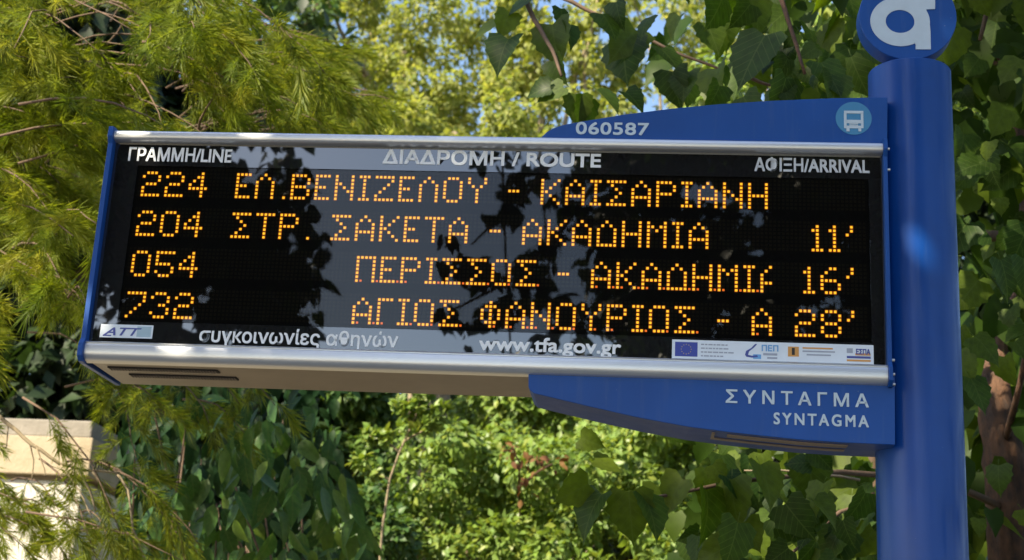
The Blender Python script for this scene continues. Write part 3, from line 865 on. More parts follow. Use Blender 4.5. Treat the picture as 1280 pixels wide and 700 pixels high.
# bare pale twigs that hang in front of the pillar
def px_tube(mb, pts, r0, r1):
    P = [at(*q) for q in pts]
    # smooth the polyline a little
    Q = [Vector(P[0])]
    for a, b in zip(P, P[1:]):
        a, b = Vector(a), Vector(b)
        Q += [a.lerp(b, 0.33)+Vector((0, 0, 0.003)), a.lerp(b, 0.66), b]
    n = len(Q)
    mb.tube(Q, [r0+(r1-r0)*i/(n-1) for i in range(n)], 6)
bare = MB()
px_tube(bare, [(-20, 505, 2.1), (10, 530, 2.1), (40, 556, 2.1), (75, 580, 2.12), (105, 588, 2.15), (150, 591, 2.2)], 0.0085, 0.004)
under(bare.build('bare_branch', M['twig'], pine, smooth=True), pine)
bare = MB()
px_tube(bare, [(97, 586, 2.14), (112, 612, 2.16), (120, 640, 2.18)], 0.0055, 0.003)
under(bare.build('bare_branch', M['twig'], pine, smooth=True), pine)
bare = MB()
px_tube(bare, [(115, 590, 2.16), (128, 608, 2.18), (136, 640, 2.2)], 0.005, 0.0028)
under(bare.build('bare_branch', M['twig'], pine, smooth=True), pine)
bare = MB()
px_tube(bare, [(146, 592, 2.2), (160, 612, 2.2), (166, 660, 2.2), (182, 702, 2.2)], 0.005, 0.003)
under(bare.build('bare_branch', M['twig'], pine, smooth=True), pine)
bare = MB()
px_tube(bare, [(36, 550, 2.1), (42, 575, 2.12), (40, 600, 2.12)], 0.003, 0.002)
under(bare.build('bare_branch', M['twig'], pine, smooth=True), pine)
bare = MB()
px_tube(bare, [(44, 556, 2.1), (55, 585, 2.1), (57, 596, 2.1)], 0.003, 0.002)
under(bare.build('bare_branch', M['twig'], pine, smooth=True), pine)
bare = MB()
px_tube(bare, [(10, 532, 2.1), (8, 560, 2.1)], 0.003, 0.002)
under(bare.build('bare_branch', M['twig'], pine, smooth=True), pine)
bare = MB()
px_tube(bare, [(75, 580, 2.12), (100, 615, 2.1), (116, 650, 2.1)], 0.003, 0.002)
under(bare.build('bare_branch', M['twig'], pine, smooth=True), pine)
bare = MB()
px_tube(bare, [(-10, 15, 1.8), (35, 30, 1.8), (62, 55, 1.85), (92, 62, 1.9), (130, 68, 1.95)], 0.008, 0.004)
under(bare.build('bare_branch', M['twig'], pine, smooth=True), pine)
bare = MB()
px_tube(bare, [(140, 2, 2.4), (165, 8, 2.4), (195, 12, 2.4)], 0.007, 0.004)
under(bare.build('bare_branch', M['twig'], pine, smooth=True), pine)
bare = MB()
px_tube(bare, [(295, 48, 2.8), (315, 62, 2.8), (350, 72, 2.8), (400, 76, 2.8)], 0.006, 0.003)
under(bare.build('bare_branch', M['twig'], pine, smooth=True), pine)
bare = MB()
px_tube(bare, [(62, 55, 1.9), (75, 90, 1.9), (80, 120, 1.95)], 0.004, 0.002)
under(bare.build('bare_branch', M['twig'], pine, smooth=True), pine)
under(bough_tubes.build('branches', M['twig_dark'], pine, smooth=True), pine)['kind'] = 'stuff'
tips = np.array([tuple(p) for p in spr_pos])+np.array([tuple(t_) for t_ in spr_tip])*0.12
mx_, my_ = in_frame_px(tips)
rk = random.Random(4)
keep_s = [not (hit(mx_[i], my_[i], MASKED) and rk.random() < 0.96) for i in range(len(spr_pos))]
spr_pos = [v for v, k_ in zip(spr_pos, keep_s) if k_]; spr_tip = [v for v, k_ in zip(spr_tip, keep_s) if k_]
spr_nrm = [v for v, k_ in zip(spr_nrm, keep_s) if k_]; spr_s = [v for v, k_ in zip(spr_s, keep_s) if k_]
P = np.array([tuple(p) for p in spr_pos]); Tp = np.array([tuple(p) for p in spr_tip]); Nn = np.array([tuple(p) for p in spr_nrm]); Ss = np.array(spr_s)
fx_, fy_ = in_frame_px(P)
vis = (fx_ > -20) & (fx_ < 560) & (fy_ > -20) & (fy_ < 720) & ~((fx_ > 135) & (fy_ > 165) & (fy_ < 470))
order = np.argsort(np.where(vis, P[:, 1], 99))
near = order[:290]; far_ = order[290:]
FR = frames(Tp, Nn)
for i in near:
    o = bpy.data.objects.new('needle_spray', spray_me[i % 5]); COL.objects.link(o); o.parent = pine
    mt = Matrix(FR[i].tolist()).to_4x4()
    mt = Matrix.Translation(Vector(P[i])-pine.location) @ mt @ Matrix.Diagonal((Ss[i], Ss[i], Ss[i], 1))
    o.matrix_local = mt
parts = []
for k in range(5):
    sel = [i for i in far_ if i % 5 == k]
    parts.append(scatter(SPRAYS[k], P[sel], FR[sel], Ss[sel]))
V, F = join(parts)
o = under(link('needles', np_mesh(V, F), pine, M['needle']), pine); o['kind'] = 'stuff'
# two cones on the bare branch
def cone(loc, r):
    mb = MB(); n = 10
    for ring in range(7):
        u = ring/6; rad = r*math.sin(math.pi*(0.12+0.8*u))**0.8
        for k in range(n):
            a = 2*math.pi*(k+0.5*(ring % 2))/n
            c = Vector((loc[0]+(u-0.5)*r*3.0, loc[1]+rad*math.cos(a), loc[2]+rad*math.sin(a)))
            d = Vector((0.5, math.cos(a), math.sin(a)))*r*0.32
            s_ = Vector((0, -math.sin(a), math.cos(a)))*r*0.28
            mb.add([c-s_, c+s_, c+d+s_*0.4, c+d-s_*0.4], [(0, 1, 2, 3)])
    return mb
for (x, y, Y, rad) in ((127, 582, 2.18, 0.017), (196, 516, 2.2, 0.015), (322, 73, 2.75, 0.016)):
    under(cone(at(x, y, Y), rad).build('pine_cone', M['bark_red'], pine), pine)

# ---- stone pillar
def stone_mat(a_, b__, c_):
    m, t, b = new_mat('pale_limestone')
    tc = t.nodes.new('ShaderNodeTexCoord')
    n1 = N(t, 'ShaderNodeTexNoise', Scale=3.0, Detail=8.0, Roughness=0.7); n2 = N(t, 'ShaderNodeTexNoise', Scale=60.0, Detail=4.0)
    for n_ in (n1, n2): t.links.new(tc.outputs['Object'], n_.inputs['Vector'])
    r = ramp(t, n1.outputs['Fac'], [(0.3, a_), (0.5, b__), (0.72, c_)])
    t.links.new(r.outputs['Color'], b.inputs['Base Color']); b.inputs['Roughness'].default_value = 0.85
    bp = N(t, 'ShaderNodeBump', Strength=0.35, Distance=0.01); t.links.new(n2.outputs['Fac'], bp.inputs['Height']); t.links.new(bp.outputs['Normal'], b.inputs['Normal'])
    return m
M['stone'] = stone_mat((0.25, 0.19, 0.12), (0.33, 0.27, 0.18), (0.40, 0.34, 0.25))
M['stone_grey_shaded'] = stone_mat((0.12, 0.105, 0.085), (0.20, 0.18, 0.15), (0.29, 0.26, 0.22))  # weathered grey, darkened further for the shade on the cap's top band
M['stone_sunlit'] = stone_mat((0.42, 0.38, 0.32), (0.52, 0.49, 0.43), (0.60, 0.57, 0.52))  # lighter stone: the sun's glare on the shaft is put into its colour
PYp = 5.2
c0 = at(110, 595, PYp); ctop = at(110, 547, PYp); mtop = at(110, 529, PYp)
sx = at(99, 640, PYp+0.06)[0]
px0 = c0[0]-0.95
pil = empty('stone_pillar', ((px0+c0[0])/2, PYp+0.45, 0)); tag(pil, 'pale limestone gate pillar with a thick overhanging cap behind pine twigs', 'pillar')
bpy.context.view_layer.update()
D = 0.88
under(MB().box(px0, PYp, c0[2], c0[0], PYp+D, ctop[2]).build('cap', M['stone'], pil, bevel=0.006), pil)
under(MB().box(px0+0.03, PYp+0.03, ctop[2]+0.002, c0[0]-0.025, PYp+D-0.03, mtop[2]+0.02).build('cap_top', M['stone_grey_shaded'], pil, bevel=0.01), pil)
dxs = c0[0]-sx
under(MB().box(px0+dxs+0.03, PYp+dxs+0.03, c0[2]-0.025, sx-0.03, PYp+D-dxs-0.03, c0[2]-0.001).build('neck', M['stone'], pil), pil)
zs = [c0[2]-0.027]
while zs[-1] > 0.25: zs.append(zs[-1]-0.62)
zs[-1] = 0.12
for a, b_ in zip(zs, zs[1:]):
    under(MB().box(px0+dxs, PYp+dxs, b_+0.006, sx, PYp+D-dxs, a).build('stone_block', M['stone_sunlit'], pil, bevel=0.006), pil)

# ---- mulberry: trunk beside the pole, big leaves hanging over the board
mul = empty('mulberry_tree', (2.75, 2.1, 0)); tag(mul, 'mulberry with reddish brown trunk and big shaded leaves behind the blue pole', 'mulberry tree')
bpy.context.view_layer.update()
tb = MB()
t0 = at(1262, 690, 1.75); t1 = at(1250, 540, 1.75); t2 = at(1238, 470, 1.8); t3 = at(1262, 400, 1.9)
base = Vector((t0[0]+0.12, t0[1]+0.1, 0.0))
mul_tr = [base, base.lerp(Vector(t0), 0.5)+Vector((0.05, 0, 0)), Vector(t0), Vector(t0).lerp(Vector(t1), 0.5)+Vector((0.012, 0, 0)), Vector(t1), Vector(t2), Vector(t3), Vector(at(1300, 300, 2.0)), Vector(at(1290, 150, 2.1)), Vector(at(1200, -60, 2.0)), Vector(at(1100, -260, 1.7))]
under(MB().tube(mul_tr, [0.11, 0.085, 0.072, 0.066, 0.062, 0.056, 0.06, 0.06, 0.055, 0.045, 0.03], 14).build('trunk', M['bark_red'], mul, smooth=True), mul)
dm = mul.children[-1].modifiers.new('relief', 'SUBSURF'); dm.levels = 2; dm.render_levels = 2
tex = bpy.data.textures.new('bark_lumps', 'CLOUDS'); tex.noise_scale = 0.03
dd = mul.children[-1].modifiers.new('lumps', 'DISPLACE'); dd.texture = tex; dd.strength = 0.035
brs = []
def mbr(pts, r0, r1, mat='twig_dark'):
    mb = MB(); px_tube(mb, pts, r0, r1); under(mb.build('branch', M[mat], mul, smooth=True), mul)
    brs.append([Vector(at(*q)) for q in pts])
mbr([(640, -60, 0.9), (652, -10, 0.85), (668, 25, 0.8), (690, 62, 0.75), (702, 95, 0.72)], 0.010, 0.004)
mbr([(1000, -90, 0.9), (975, -5, 0.7), (990, 40, 0.68), (1006, 92, 0.66)], 0.008, 0.004, 'bark_red')
mbr([(700, -4, 1.4), (745, 18, 1.4), (790, 40, 1.4), (850, 68, 1.4), (960, 110, 1.4)], 0.007, 0.004)
mbr([(930, 96, 1.0), (960, 106, 1.0), (1000, 112, 1.0)], 0.006, 0.003)
mbr([(1300, -60, 1.5), (1235, 10, 1.5), (1225, 50, 1.5)], 0.012, 0.006)
mbr([(1290, 300, 1.8), (1180, 290, 1.6), (1000, 250, 1.4), (860, 300, 1.3)], 0.02, 0.008)
mbr([(1262, 640, 1.75), (1180, 600, 1.5), (1050, 590, 1.2), (940, 600, 1.0), (800, 625, 0.9)], 0.012, 0.004)
mbr([(1180, 600, 1.5), (1050, 640, 1.3), (980, 700, 1.2)], 0.009, 0.004)
mbr([(1255, 560, 1.75), (1275, 480, 1.5), (1290, 400, 1.4)], 0.012, 0.006, 'bark_red')
mbr([(1075, 600, 1.1), (1000, 590, 1.1), (930, 588, 1.1)], 0.004, 0.002, 'twig')

BIG = [np_mesh(V, F, True) for V, F in LEAF_BIG]
for me in BIG: me.materials.append(M['mulb'])
def put_leaf(root, me, p, tip, nrm, s, name='leaf'):
    o = bpy.data.objects.new(name, me); COL.objects.link(o); o.parent = root
    f = frames(np.array([tip]), np.array([nrm]))[0]
    # the mesh has unit length, so its veins scale with it
    o.matrix_local = Matrix.Translation(Vector(p)-root.location) @ Matrix(f.tolist()).to_4x4() @ Matrix.Diagonal((s, s, s, 1))
    return o
leaves = []      # (p, tip, nrm, size)
def leaf_at(x, y, Y, px, ang=None, r=random):
    p = at(x, y, Y); dist = np.linalg.norm(np.array(p)-CAM); s = px/FPX*dist
    if ang is None: ang = r.gauss(0, 0.7)
    tip = np.array([math.sin(ang), r.uniform(-0.45, 0.1), -math.cos(ang)])
    nrm = np.array([r.uniform(-0.9, 0.9), -0.7, r.uniform(-0.1, 1.1)])
    leaves.append((p, tip, nrm, s))
rl = random.Random(5)
# single big leaves read off the photograph (stem end, size, direction)
for x, y, Y, s, a in [(640, 10, .8, 36, -0.3), (625, 25, .82, 34, -1.0), (640, 42, .8, 52, -0.35), (700, 5, .8, 30, 0.2), (690, 20, .8, 60, 0.1), (668, -5, .8, 36, -0.9), (705, 28, .8, 34, 0.5), (748, 12, 1.0, 44, 0.6), (770, -5, 1.0, 40, 0.1),
                   (712, 105, .72, 40, -1.1), (695, 108, .72, 34, -1.4), (722, 110, .72, 42, 0.1), (738, 108, .74, 48, 0.9), (735, 115, .74, 44, -0.1), (690, 70, .78, 36, 0.3), (780, 40, 1.1, 66, 0.0), (800, 30, 1.1, 60, -0.5), (820, 55, 1.2, 48, 0.7), (776, 112, 1.0, 36, 0.9),
                   (905, -15, .9, 60, -0.15), (930, -20, .9, 60, 0.4), (965, 30, .8, 80, -0.5), (900, 78, 1.0, 56, -0.25), (940, 70, 1.0, 40, 0.3), (985, 85, .7, 62, -0.2), (1020, 70, .7, 56, 0.5), (1040, 88, .7, 48, 0.1), (1060, 60, .8, 56, 0.3), (860, 85, 1.1, 44, -0.2), (880, 20, 1.2, 44, 0.4),
                   (840, 80, 1.1, 50, 0.1), (1035, 20, .9, 50, 0.0), (1060, 10, .9, 50, -0.4), (1010, 30, 1.0, 50, 0.2),
                   (760, 608, .8, 62, -0.6), (785, 600, .8, 66, 0.1), (800, 612, .82, 60, 0.5), (745, 600, .8, 50, -1.0), (880, 600, .9, 66, 0.2), (915, 585, .9, 64, 0.0), (945, 570, 1.0, 60, 0.4), (925, 640, .8, 64, -0.2), (860, 590, .9, 50, -0.6), (1010, 560, 1.0, 58, 0.1), (975, 620, .9, 56, 0.6),
                   (735, 572, 1.0, 40, 1.3), (720, 545, 1.0, 32, 1.2), (900, 560, 1.0, 48, 0.3)]:
    leaf_at(x, y, Y, s, a, rl)
def fill(n, x0, x1, y0, y1, Y0, Y1, s0, s1, dens=None):
    k = 0; t_ = 0
    while k < n and t_ < n*20:
        t_ += 1
        x = rl.uniform(x0, x1); y = rl.uniform(y0, y1)
        if dens and rl.random() > dens(x, y): continue
        leaf_at(x, y, rl.uniform(Y0, Y1), rl.uniform(s0, s1), None, rl); k += 1
def behind_pole(x, y):
    if 1100 < x < 1195 and y > 90: return 0.0
    return 1.0
hero = len(leaves)
fill(66, 800, 1090, -50, 118, 0.7, 1.8, 22, 52, lambda x, y: 0.35+0.65*(x > 930))
fill(100, 1185, 1300, -40, 700, 1.0, 2.2, 22, 52, lambda x, y: 0.22 if (1215 < x < 1275 and 430 < y) else 1.0)
fill(88, 820, 1100, 545, 720, 0.8, 1.8, 30, 54, lambda x, y: 1.0 if x > 880 else 0.5)
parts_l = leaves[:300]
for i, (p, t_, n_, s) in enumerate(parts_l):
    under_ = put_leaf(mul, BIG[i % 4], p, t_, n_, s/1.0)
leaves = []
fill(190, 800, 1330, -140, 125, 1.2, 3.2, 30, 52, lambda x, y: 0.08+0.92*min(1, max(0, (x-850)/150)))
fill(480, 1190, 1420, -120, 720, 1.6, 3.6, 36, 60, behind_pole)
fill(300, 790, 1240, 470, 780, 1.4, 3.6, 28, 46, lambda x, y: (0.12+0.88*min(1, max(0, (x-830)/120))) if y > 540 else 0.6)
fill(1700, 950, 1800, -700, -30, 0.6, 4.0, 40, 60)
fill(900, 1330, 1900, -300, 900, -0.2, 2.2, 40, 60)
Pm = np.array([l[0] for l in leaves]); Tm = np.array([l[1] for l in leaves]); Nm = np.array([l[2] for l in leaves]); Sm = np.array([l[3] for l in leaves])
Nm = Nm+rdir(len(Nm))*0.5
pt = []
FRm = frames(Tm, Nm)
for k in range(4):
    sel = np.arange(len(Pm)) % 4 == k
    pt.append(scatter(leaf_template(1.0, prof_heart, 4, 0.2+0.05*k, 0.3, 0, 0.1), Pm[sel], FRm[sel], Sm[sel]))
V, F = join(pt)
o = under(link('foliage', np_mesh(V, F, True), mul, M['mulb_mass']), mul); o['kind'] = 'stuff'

# ---- broad leaved shrub under the board
shr = empty('broadleaf_shrub', (-0.2, 3.4, 0)); tag(shr, 'dark shrub with hanging pointed leaves under the board beside the stone pillar', 'shrub')
bpy.context.view_layer.update()
LAN = [np_mesh(V, F, True) for V, F in LEAF_LANCE]
for me in LAN: me.materials.append(M['broad'])
sm = MB()
stems = []
for i in range(26):
    x = rl.uniform(175, 400); y = rl.uniform(505, 690)
    top = Vector(at(x, y, rl.uniform(2.4, 4.2)))
    b0 = Vector((-0.2+rl.uniform(-.5, .7), 3.4+rl.uniform(-.4, .4), 0.05))
    pts = curve_pts(b0, top, 0.15, 7, 0.02, i)
    sm.tube(pts, [0.014-0.0015*j for j in range(8)], 5); stems.append(pts)
under(sm.build('stems', M['twig_dark'], shr, smooth=True), shr)['kind'] = 'stuff'
k = 0
pts_l = []
while k < 230:
    x = rl.uniform(170, 520); y = rl.uniform(490, 720)
    if x < 215 and y < 600: continue
    if rl.random() > (0.9 if y > 600 or x > 290 else 0.5): continue
    if x > 390+(y-490)*0.42: continue
    if x > 500-(700-y)*0.25 and rl.random() < 0.7: continue
    ang = rl.gauss(0, 0.5); p = at(x, y, rl.uniform(2.2, 3.6)); dist = np.linalg.norm(np.array(p)-CAM)
    tip = np.array([math.sin(ang), rl.uniform(-0.5, 0.2), -math.cos(ang)])
    put_leaf(shr, LAN[k % 4], p, tip, np.array([rl.uniform(-1.2, 1.2), -0.7, rl.uniform(-0.1, 1.1)]), rl.uniform(24, 48)/FPX*dist)
    k += 1
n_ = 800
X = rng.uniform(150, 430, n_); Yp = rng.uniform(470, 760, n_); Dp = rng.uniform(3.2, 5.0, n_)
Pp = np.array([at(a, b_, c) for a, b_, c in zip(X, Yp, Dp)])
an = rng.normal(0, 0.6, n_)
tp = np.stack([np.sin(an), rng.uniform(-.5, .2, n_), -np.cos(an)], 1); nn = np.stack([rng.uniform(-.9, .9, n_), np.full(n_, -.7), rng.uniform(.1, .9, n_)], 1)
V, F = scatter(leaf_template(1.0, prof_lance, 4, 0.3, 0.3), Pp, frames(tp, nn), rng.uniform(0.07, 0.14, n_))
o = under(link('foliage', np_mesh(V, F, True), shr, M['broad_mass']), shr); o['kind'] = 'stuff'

# ---- sunlit bushes and trees beyond, each a tree of its own
def tree(name, label, cat, base, top, blobs, n, size, mat, tmpl=LEAF_SMALL, group=None, trunk_r=0.12, droop=0.4, bark='bark', limbs=6, shell=0.6):
    root = empty(name, base); tag(root, label, cat, group)
    bpy.context.view_layer.update()
    pts = curve_pts(base, top, 0, 8, 0.02, hash(label) % 97 if False else len(label))
    tm = MB().tube(pts, [trunk_r*(1-0.085*i) for i in range(9)], 9)
    under(tm.build('trunk', M[bark], root, smooth=True), root)
    lm = MB()
    for i in range(limbs):
        b = blobs[(i*7+3) % len(blobs)]
        s0 = pts[3+i % 5]
        lp = curve_pts(s0, b[:3], 0.1, 5, 0.04, i)
        lm.tube(lp, [trunk_r*0.4*(1-0.15*j) for j in range(6)], 5)
    if limbs: under(lm.build('limbs', M[bark], root, smooth=True), root)
    o = under(foliage('crown', blobs, n, size, tmpl, M[mat], root, droop, shell), root)
    return root
def pxblobs(spec, jit=0.0, thick=0.9):
    """blobs from photo ellipses (x, y, r, Y), built at real size at their distance"""
    out = []
    for x, y, r, Y in spec:
        p = at(x, y, Y); d = np.linalg.norm(np.array(p)-CAM); rr_ = r/FPX*d
        out.append((p[0], p[1], p[2], rr_, rr_*thick, rr_*0.85))
    return out
def px_clumps(x0, x1, y0, y1, Y0, Y1, n, r0, r1, ok=None, seed=1):
    r = random.Random(seed); sp = []
    while len(sp) < n:
        x, y = r.uniform(x0, x1), r.uniform(y0, y1)
        if ok and not ok(x, y): continue
        sp.append((x, y, r.uniform(r0, r1), r.uniform(Y0, Y1)))
    return pxblobs(sp)
def basept(x, Y): p = at(x, 600, Y); return (p[0], Y, 0.0)
def toppt(x, y, Y): return tuple(at(x, y, Y))

# main bright bush, centre
b = px_clumps(530, 690, 545, 760, 6.2, 7.6, 34, 24, 44, lambda x, y: y > 560-0.25*abs(x-610), 2)
tree('round_bush', 'sunlit light green bush with dense small leaves under the middle of the board', 'bush', basept(600, 7), toppt(600, 650, 7), b, 15000, 0.060, 'lime', LEAF_SMALL)
b = px_clumps(690, 880, 560, 780, 6.0, 7.8, 34, 24, 44, None, 3)
tree('round_bush', 'yellow green bush under the blue lower panel, left of the big mulberry leaves', 'bush', basept(800, 7), toppt(790, 680, 7), b, 14000, 0.060, 'lime', LEAF_SMALL)
b = px_clumps(420, 540, 620, 780, 5.6, 6.8, 16, 22, 38, lambda x, y: not (500 < x < 560 and y < 700), 4)
tree('round_bush', 'mid green low bush beside the dark pointed leaves at the lower edge', 'bush', basept(460, 6.2), toppt(460, 690, 6.2), b, 7000, 0.058, 'mid', LEAF_SMALL)
b = px_clumps(370, 480, 470, 620, 8.0, 9.5, 18, 24, 40, None, 5)
tree('small_tree', 'green small tree behind the bushes, left of the pale sapling', 'tree', basept(430, 8.6), toppt(430, 560, 8.6), b, 9000, 0.075, 'mid', LEAF_SMALL)
b = px_clumps(600, 900, 440, 545, 8.5, 10.5, 26, 22, 40, lambda x, y: not (570 < x < 680 and y > 520), 6)
tree('small_tree', 'bright small tree with a thin forked trunk right under the board', 'tree', basept(650, 9.4), toppt(640, 520, 9.4), b, 12000, 0.075, 'lime', LEAF_SMALL, bark='twig', trunk_r=0.05)
# sapling
sap = empty('sapling', basept(480, 5.4)); tag(sap, 'slender sapling with pale stem and yellow green shoots below the board', 'sapling')
bpy.context.view_layer.update()
sp = MB(); px_tube(sp, [(470, 760, 4.7), (478, 660, 4.7), (487, 600, 4.7), (499, 566, 4.7), (520, 520, 4.7), (528, 490, 4.7), (530, 440, 4.7)], 0.007, 0.005)
under(sp.build('trunk', M['twig'], sap, smooth=True), sap)
for q in ([(499, 566, 4.7), (480, 548, 4.7), (462, 545, 4.7)], [(505, 552, 4.7), (535, 535, 4.7), (550, 515, 4.7)], [(487, 600, 4.7), (465, 590, 4.7), (450, 575, 4.7)], [(515, 530, 4.7), (500, 510, 4.7)]):
    sb = MB(); px_tube(sb, q, 0.006, 0.003); under(sb.build('branch', M['twig'], sap, smooth=True), sap)
b = pxblobs([(508, 535, 12, 4.7), (520, 512, 14, 4.7), (535, 532, 12, 4.7), (550, 515, 11, 4.7), (478, 548, 11, 4.7), (462, 545, 10, 4.7), (450, 575, 10, 4.7), (466, 590, 9, 4.7), (528, 490, 13, 4.7), (500, 508, 10, 4.7), (512, 575, 8, 4.7)])
under(foliage('crown', b, 850, 0.045, LEAF_MID, M['lime'], sap, -0.5, 0.3), sap)
# dry branch with brown leaves
dry = empty('dry_shrub', basept(650, 6.4)); tag(dry, 'withered reddish brown shrub amid the bright green bushes', 'shrub')
bpy.context.view_layer.update()
dp = MB(); px_tube(dp, [(655, 760, 6.8), (652, 680, 6.6), (648, 610, 6.3), (650, 580, 5.95), (640, 560, 5.9)], 0.008, 0.005); px_tube(dp, [(648, 610, 6.2), (672, 590, 5.95), (690, 580, 5.9)], 0.010, 0.005)
under(dp.build('trunk', M['bark_red'], dry, smooth=True), dry)
b = pxblobs([(650, 598, 14, 5.75), (650, 565, 18, 5.8), (672, 575, 18, 5.8), (655, 615, 12, 5.75), (635, 560, 14, 5.8), (695, 578, 14, 5.8)])
under(foliage('crown', b, 55, 0.05, LEAF_MID, M['dry'], dry, 0.6, 0.1), dry)

# far yellow green trees at the top of the picture
def gap(x, y):
    for cx, cy, rx, ry in ((598, 20, 18, 22), (562, 70, 13, 30), (632, 78, 9, 16), (574, 112, 10, 11), (332, 36, 20, 18), (740, 45, 12, 12), (820, 30, 20, 20), (905, 10, 15, 15)):
        if ((x-cx)/rx)**2+((y-cy)/ry)**2 < 1: return False
    return True
b = px_clumps(380, 590, -60, 200, 13, 16, 70, 16, 30, gap, 7)
tree('tall_tree', 'airy yellow green tree against the pale sky above the board, left of the sky gap', 'tree', basept(500, 14.5), toppt(500, 60, 14.5), b, 19000, 0.080, 'yellow_crown', LEAF_SMALL, bark='twig')
b = px_clumps(600, 780, -60, 200, 13, 16, 66, 16, 28, gap, 8)
tree('tall_tree', 'airy yellow green tree behind the hanging mulberry leaves, right of the sky gap', 'tree', basept(690, 14.5), toppt(690, 70, 14.5), b, 9500, 0.105, 'yellow_crown', LEAF_SMALL, bark='twig')
b = px_clumps(780, 1000, -60, 220, 14, 17, 66, 16, 30, gap, 9)
tree('tall_tree', 'sunlit tree seen between the mulberry leaves above the blue upper panel', 'tree', basept(880, 15.5), toppt(880, 60, 15.5), b, 10000, 0.105, 'yellow_crown', LEAF_SMALL, bark='twig')
b = px_clumps(270, 400, -60, 180, 12, 14, 40, 16, 28, gap, 10)
tree('tall_tree', 'dark blue green tree behind the pine boughs, beside the small sky gap', 'tree', basept(340, 13), toppt(340, 60, 13), b, 7000, 0.10, 'mid', LEAF_SMALL)
b = px_clumps(400, 720, 100, 240, 10.5, 12.5, 44, 18, 30, gap, 12)
tree('low_tree', 'low yellow green tree just above the top rail of the board', 'tree', basept(560, 11.5), toppt(560, 170, 11.5), b, 9500, 0.09, 'yellow_crown', LEAF_SMALL, bark='twig')

b = px_clumps(790, 1120, 520, 760, 5.6, 7.0, 30, 20, 38, None, 31)
tree('sunlit_tree', 'bright leafy tree glimpsed through the shaded mulberry leaves under the lower panel', 'tree', basept(980, 6.3), toppt(980, 650, 6.3), b, 7000, 0.075, 'lime', LEAF_SMALL)
b = px_clumps(900, 1330, -80, 150, 5.6, 7.5, 44, 20, 38, None, 32)
tree('sunlit_tree', 'bright leafy tree glimpsed through the mulberry leaves round the white roundel letter', 'tree', basept(1100, 6.5), toppt(1100, 100, 6.5), b, 8000, 0.085, 'lime', LEAF_SMALL)

# dark wood far behind everything, tree by tree
wl = ['far left', 'behind the pine', 'behind the pillar']
DK = [(-60, -90, 7.5, 'dark tree behind the pine at the left edge'), (110, -60, 7.8, 'dark tree deep behind the pine boughs'), (300, 420, 12.5, 'dark tree behind the shrub with pointed leaves'),
      (240, 70, 8.6, 'dark tree behind the middle pine boughs'), (470, 480, 13.0, 'dark tree behind the pale sapling'), (640, 470, 13.5, 'dark tree behind the bright centre bush'), (820, 440, 13.0, 'dark tree behind the lower blue panel'),
      (1000, 330, 12.5, 'dark tree behind the mulberry leaves left of the pole'), (1240, 80, 9.0, 'dark tree behind the mulberry trunk at the right edge'), (1400, 60, 9.5, 'dark tree beyond the right edge of the mulberry')]
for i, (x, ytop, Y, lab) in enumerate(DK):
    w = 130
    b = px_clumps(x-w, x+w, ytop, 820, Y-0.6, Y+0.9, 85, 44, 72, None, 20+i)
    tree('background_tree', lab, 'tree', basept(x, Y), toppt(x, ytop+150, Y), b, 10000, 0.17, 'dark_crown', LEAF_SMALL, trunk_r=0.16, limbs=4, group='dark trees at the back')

# ================================================================== THE STREET SIDE (what the glass mirrors and what shades the sign)
def street_tree(label, base, top, blobs, n, size, mat, tmpl=LEAF_HEART, tr=0.2, shell=0.5):
    return tree('street_tree', label, 'street tree', base, top, blobs, n, size, mat, tmpl, trunk_r=tr, droop=0.9, limbs=10, group='trees along the street', shell=shell)
r5 = random.Random(3)
bl = []
for i in range(90):
    d = rdir(1)[0]*(r5.random()**0.4)
    s = r5.uniform(0.55, 0.95)
    bl.append((-4.9+d[0]*2.9, -7.6+d[1]*1.6, 9.0+d[2]*5.6, s, s, s*0.8))
def mirrored(spec):
    out = []
    for x, y, r, Y in spec:
        p = mir(x, y, Y); L = np.linalg.norm(np.array(p)-np.array(at(x, y, 0.018)))+np.linalg.norm(np.array(at(x, y, 0.018))-CAM)
        rr_ = r/FPX*L
        out.append((p[0], p[1], p[2], rr_, rr_*1.2, rr_))
    return out
bl += mirrored([(r5.uniform(-60, 384), r5.uniform(60, 560), r5.uniform(24, 40), r5.uniform(-8.4, -7.2)) for _ in range(190)])
TS = np.array(to_sun)
FLECK = [tuple(at(x, y, Y)) + (r,) for x, y, Y, r in ((1015, 139, .012, .024), (1101, 146, .012, .016), (850, 163, .012, .012), (955, 127, .012, .010), (1193, 34, .07, .022), (1150, 14, .07, .014),
   (1149, 308, .02, .026), (1154, 361, .02, .018), (1128, 248, .02, .016), (984, 510, .012, .012), (1128, 420, .02, .010), (170, 168, 0, .03), (320, 172, 0, .026), (215, 438, 0, .03), (325, 441, 0, .022), (270, 439, 0, .016), (108, 380, 0, .03), (560, 178, 0, .02), (690, 181, 0, .02))]
WIDE = [tuple(at(x, y, Y))+(r,) for x, y, Y, r in ((1000, 20, 1.2, .22), (1050, 60, 1.3, .16), (890, 40, 1.1, .16), (1240, 90, 1.6, .20), (1262, 420, 1.5, .20), (880, 640, 1.2, .20), (960, 590, 1.2, .16), (1050, 660, 1.5, .2), (770, 30, 1.3, .18), (1245, 260, 1.4, .14))]
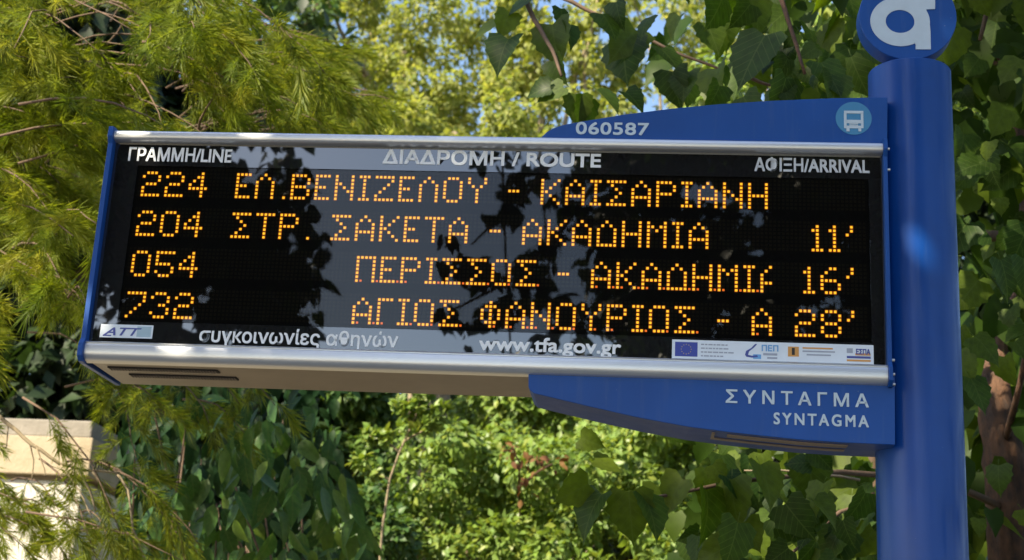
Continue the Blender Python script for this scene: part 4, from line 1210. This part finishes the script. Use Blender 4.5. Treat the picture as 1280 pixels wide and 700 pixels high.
def open_gaps(V, F, nv, rad_fn):
    """drop the leaves (nv vertices each) that stand between the sun and its chosen flecks, carving gaps"""
    C = V.reshape(-1, nv, 3).mean(1)
    keep = np.ones(len(C), bool)
    for fx, fy, fz, r in FLECK:
        q = V-np.array((fx, fy, fz)); q = q-(q @ TS)[:, None]*TS
        dist = np.linalg.norm(q, axis=1).reshape(-1, nv)
        keep &= (dist.min(1) > rad_fn(r)) & (np.linalg.norm(q.reshape(-1, nv, 3).mean(1), axis=1) > rad_fn(r)+0.012)
    for fx, fy, fz, r in WIDE:
        q = C-np.array((fx, fy, fz)); q = q-(q @ TS)[:, None]*TS
        keep &= np.linalg.norm(q, axis=1) > r
    return keep
def thin_out(root, nv, rad_fn):
    o = [c for c in root.children if c.name.startswith('crown')][0]
    me = o.data; n = len(me.vertices); co = np.empty(n*3, np.float32); me.vertices.foreach_get('co', co); co = co.reshape(-1, 3)
    nf = len(me.polygons); f = np.empty(nf*3, np.int32); me.loops.foreach_get('vertex_index', f); f = f.reshape(-1, 3)
    k = n//nv; keep = open_gaps(co, f, nv, rad_fn)
    V = co.reshape(k, nv, 3)[keep].reshape(-1, 3); pf = nf//k
    F = (f.reshape(k, pf, 3)[0][None]+(np.arange(keep.sum())*nv)[:, None, None]).reshape(-1, 3)
    nm = np_mesh(V, F); nm.materials.append(me.materials[0]); o.data = nm
nvh = len(LEAF_HEART[0])
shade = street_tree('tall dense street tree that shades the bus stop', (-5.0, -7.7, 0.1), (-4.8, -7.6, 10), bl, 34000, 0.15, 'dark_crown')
thin_out(shade, nvh, lambda r: 0.17)  # holes carved along the sun's rays to set where flecks of light land
# unseen bough added overhead; holes carved in its leaves shape the round sun flecks
bl = []
for fx, fy, fz, r in FLECK:
    for k in range(7):
        q = np.array((fx, fy, fz))+TS*r5.uniform(3.7, 4.5)+rdir(1)[0]*r5.uniform(0.05, 0.34)
        bl.append((q[0], q[1], q[2], 0.17, 0.17, 0.13))
ob = street_tree('street tree whose high bough reaches over the waiting place', (-3.4, -5.2, 0.1), (-2.4, -4.2, 5.6), bl, 34000, 0.085, 'dark_crown', tr=0.13, shell=0.2)
thin_out(ob, nvh, lambda r: r*0.55+0.006)
# the same sun gaps in the mulberry's overhead leaves
# right-hand street tree, from its mirror image in the glass
bl = []
def mirrored(spec):
    out = []
    for x, y, r, Y in spec:
        p = mir(x, y, Y); L = np.linalg.norm(np.array(p)-np.array(at(x, y, 0.018)))+np.linalg.norm(np.array(at(x, y, 0.018))-CAM)
        rr_ = r/FPX*L
        out.append((p[0], p[1], p[2], rr_, rr_*1.2, rr_))
    return out
sp = []
for i in range(300):
    x = r5.uniform(745, 1180) if i % 5 else r5.uniform(1100, 1500); y = r5.uniform(120, 480) if i % 4 else r5.uniform(-250, 160)
    if x < 790 and r5.random() < 0.3: continue
    sp.append((x, y, r5.uniform(18, 40), r5.uniform(-7.6, -5.6)))
sp += [(640, 265, 13, -6), (632, 240, 10, -6), (650, 225, 10, -6), (610, 265, 8, -6), (560, 300, 8, -6), (575, 330, 12, -6), (600, 330, 10, -6), (555, 325, 8, -6), (620, 345, 12, -6), (655, 330, 13, -6), (690, 300, 12, -6),
       (560, 395, 14, -6), (575, 410, 10, -6), (610, 395, 13, -6), (640, 385, 14, -6), (670, 360, 14, -6), (700, 380, 14, -6), (700, 250, 14, -6), (720, 220, 12, -6), (735, 330, 12, -6), (600, 200, 6, -6), (665, 205, 9, -6), (590, 430, 7, -6), (690, 420, 10, -6), (730, 400, 14, -6)]
sp += [(r5.uniform(585, 760), r5.uniform(185, 450), r5.uniform(6, 12), r5.uniform(-6.4, -5.8)) for _ in range(34)]
bl = mirrored(sp)
p = mir(1250, 300, -6.6)
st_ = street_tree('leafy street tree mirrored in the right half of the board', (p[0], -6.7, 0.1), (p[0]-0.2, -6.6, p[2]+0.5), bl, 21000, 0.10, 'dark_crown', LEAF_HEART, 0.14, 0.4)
tw = MB()
def mtube(pts, r0, r1):
    P = [Vector(mir(*q)) for q in pts]; n = len(P); tw.tube(P, [r0+(r1-r0)*i/(n-1) for i in range(n)], 5)
mtube([(628, 60, -6), (628, 200, -6), (632, 320, -6), (640, 470, -6)], 0.010, 0.007)
mtube([(670, 100, -6), (676, 220, -6), (686, 330, -6), (690, 440, -6)], 0.009, 0.006)
mtube([(700, 190, -6), (640, 265, -6), (610, 285, -6), (590, 305, -6)], 0.016, 0.008)
mtube([(800, 150, -6.2), (700, 290, -6), (640, 350, -6), (560, 390, -6)], 0.02, 0.008)
under(tw.build('hanging_twigs', M['twig_dark'], st_, smooth=True), st_)
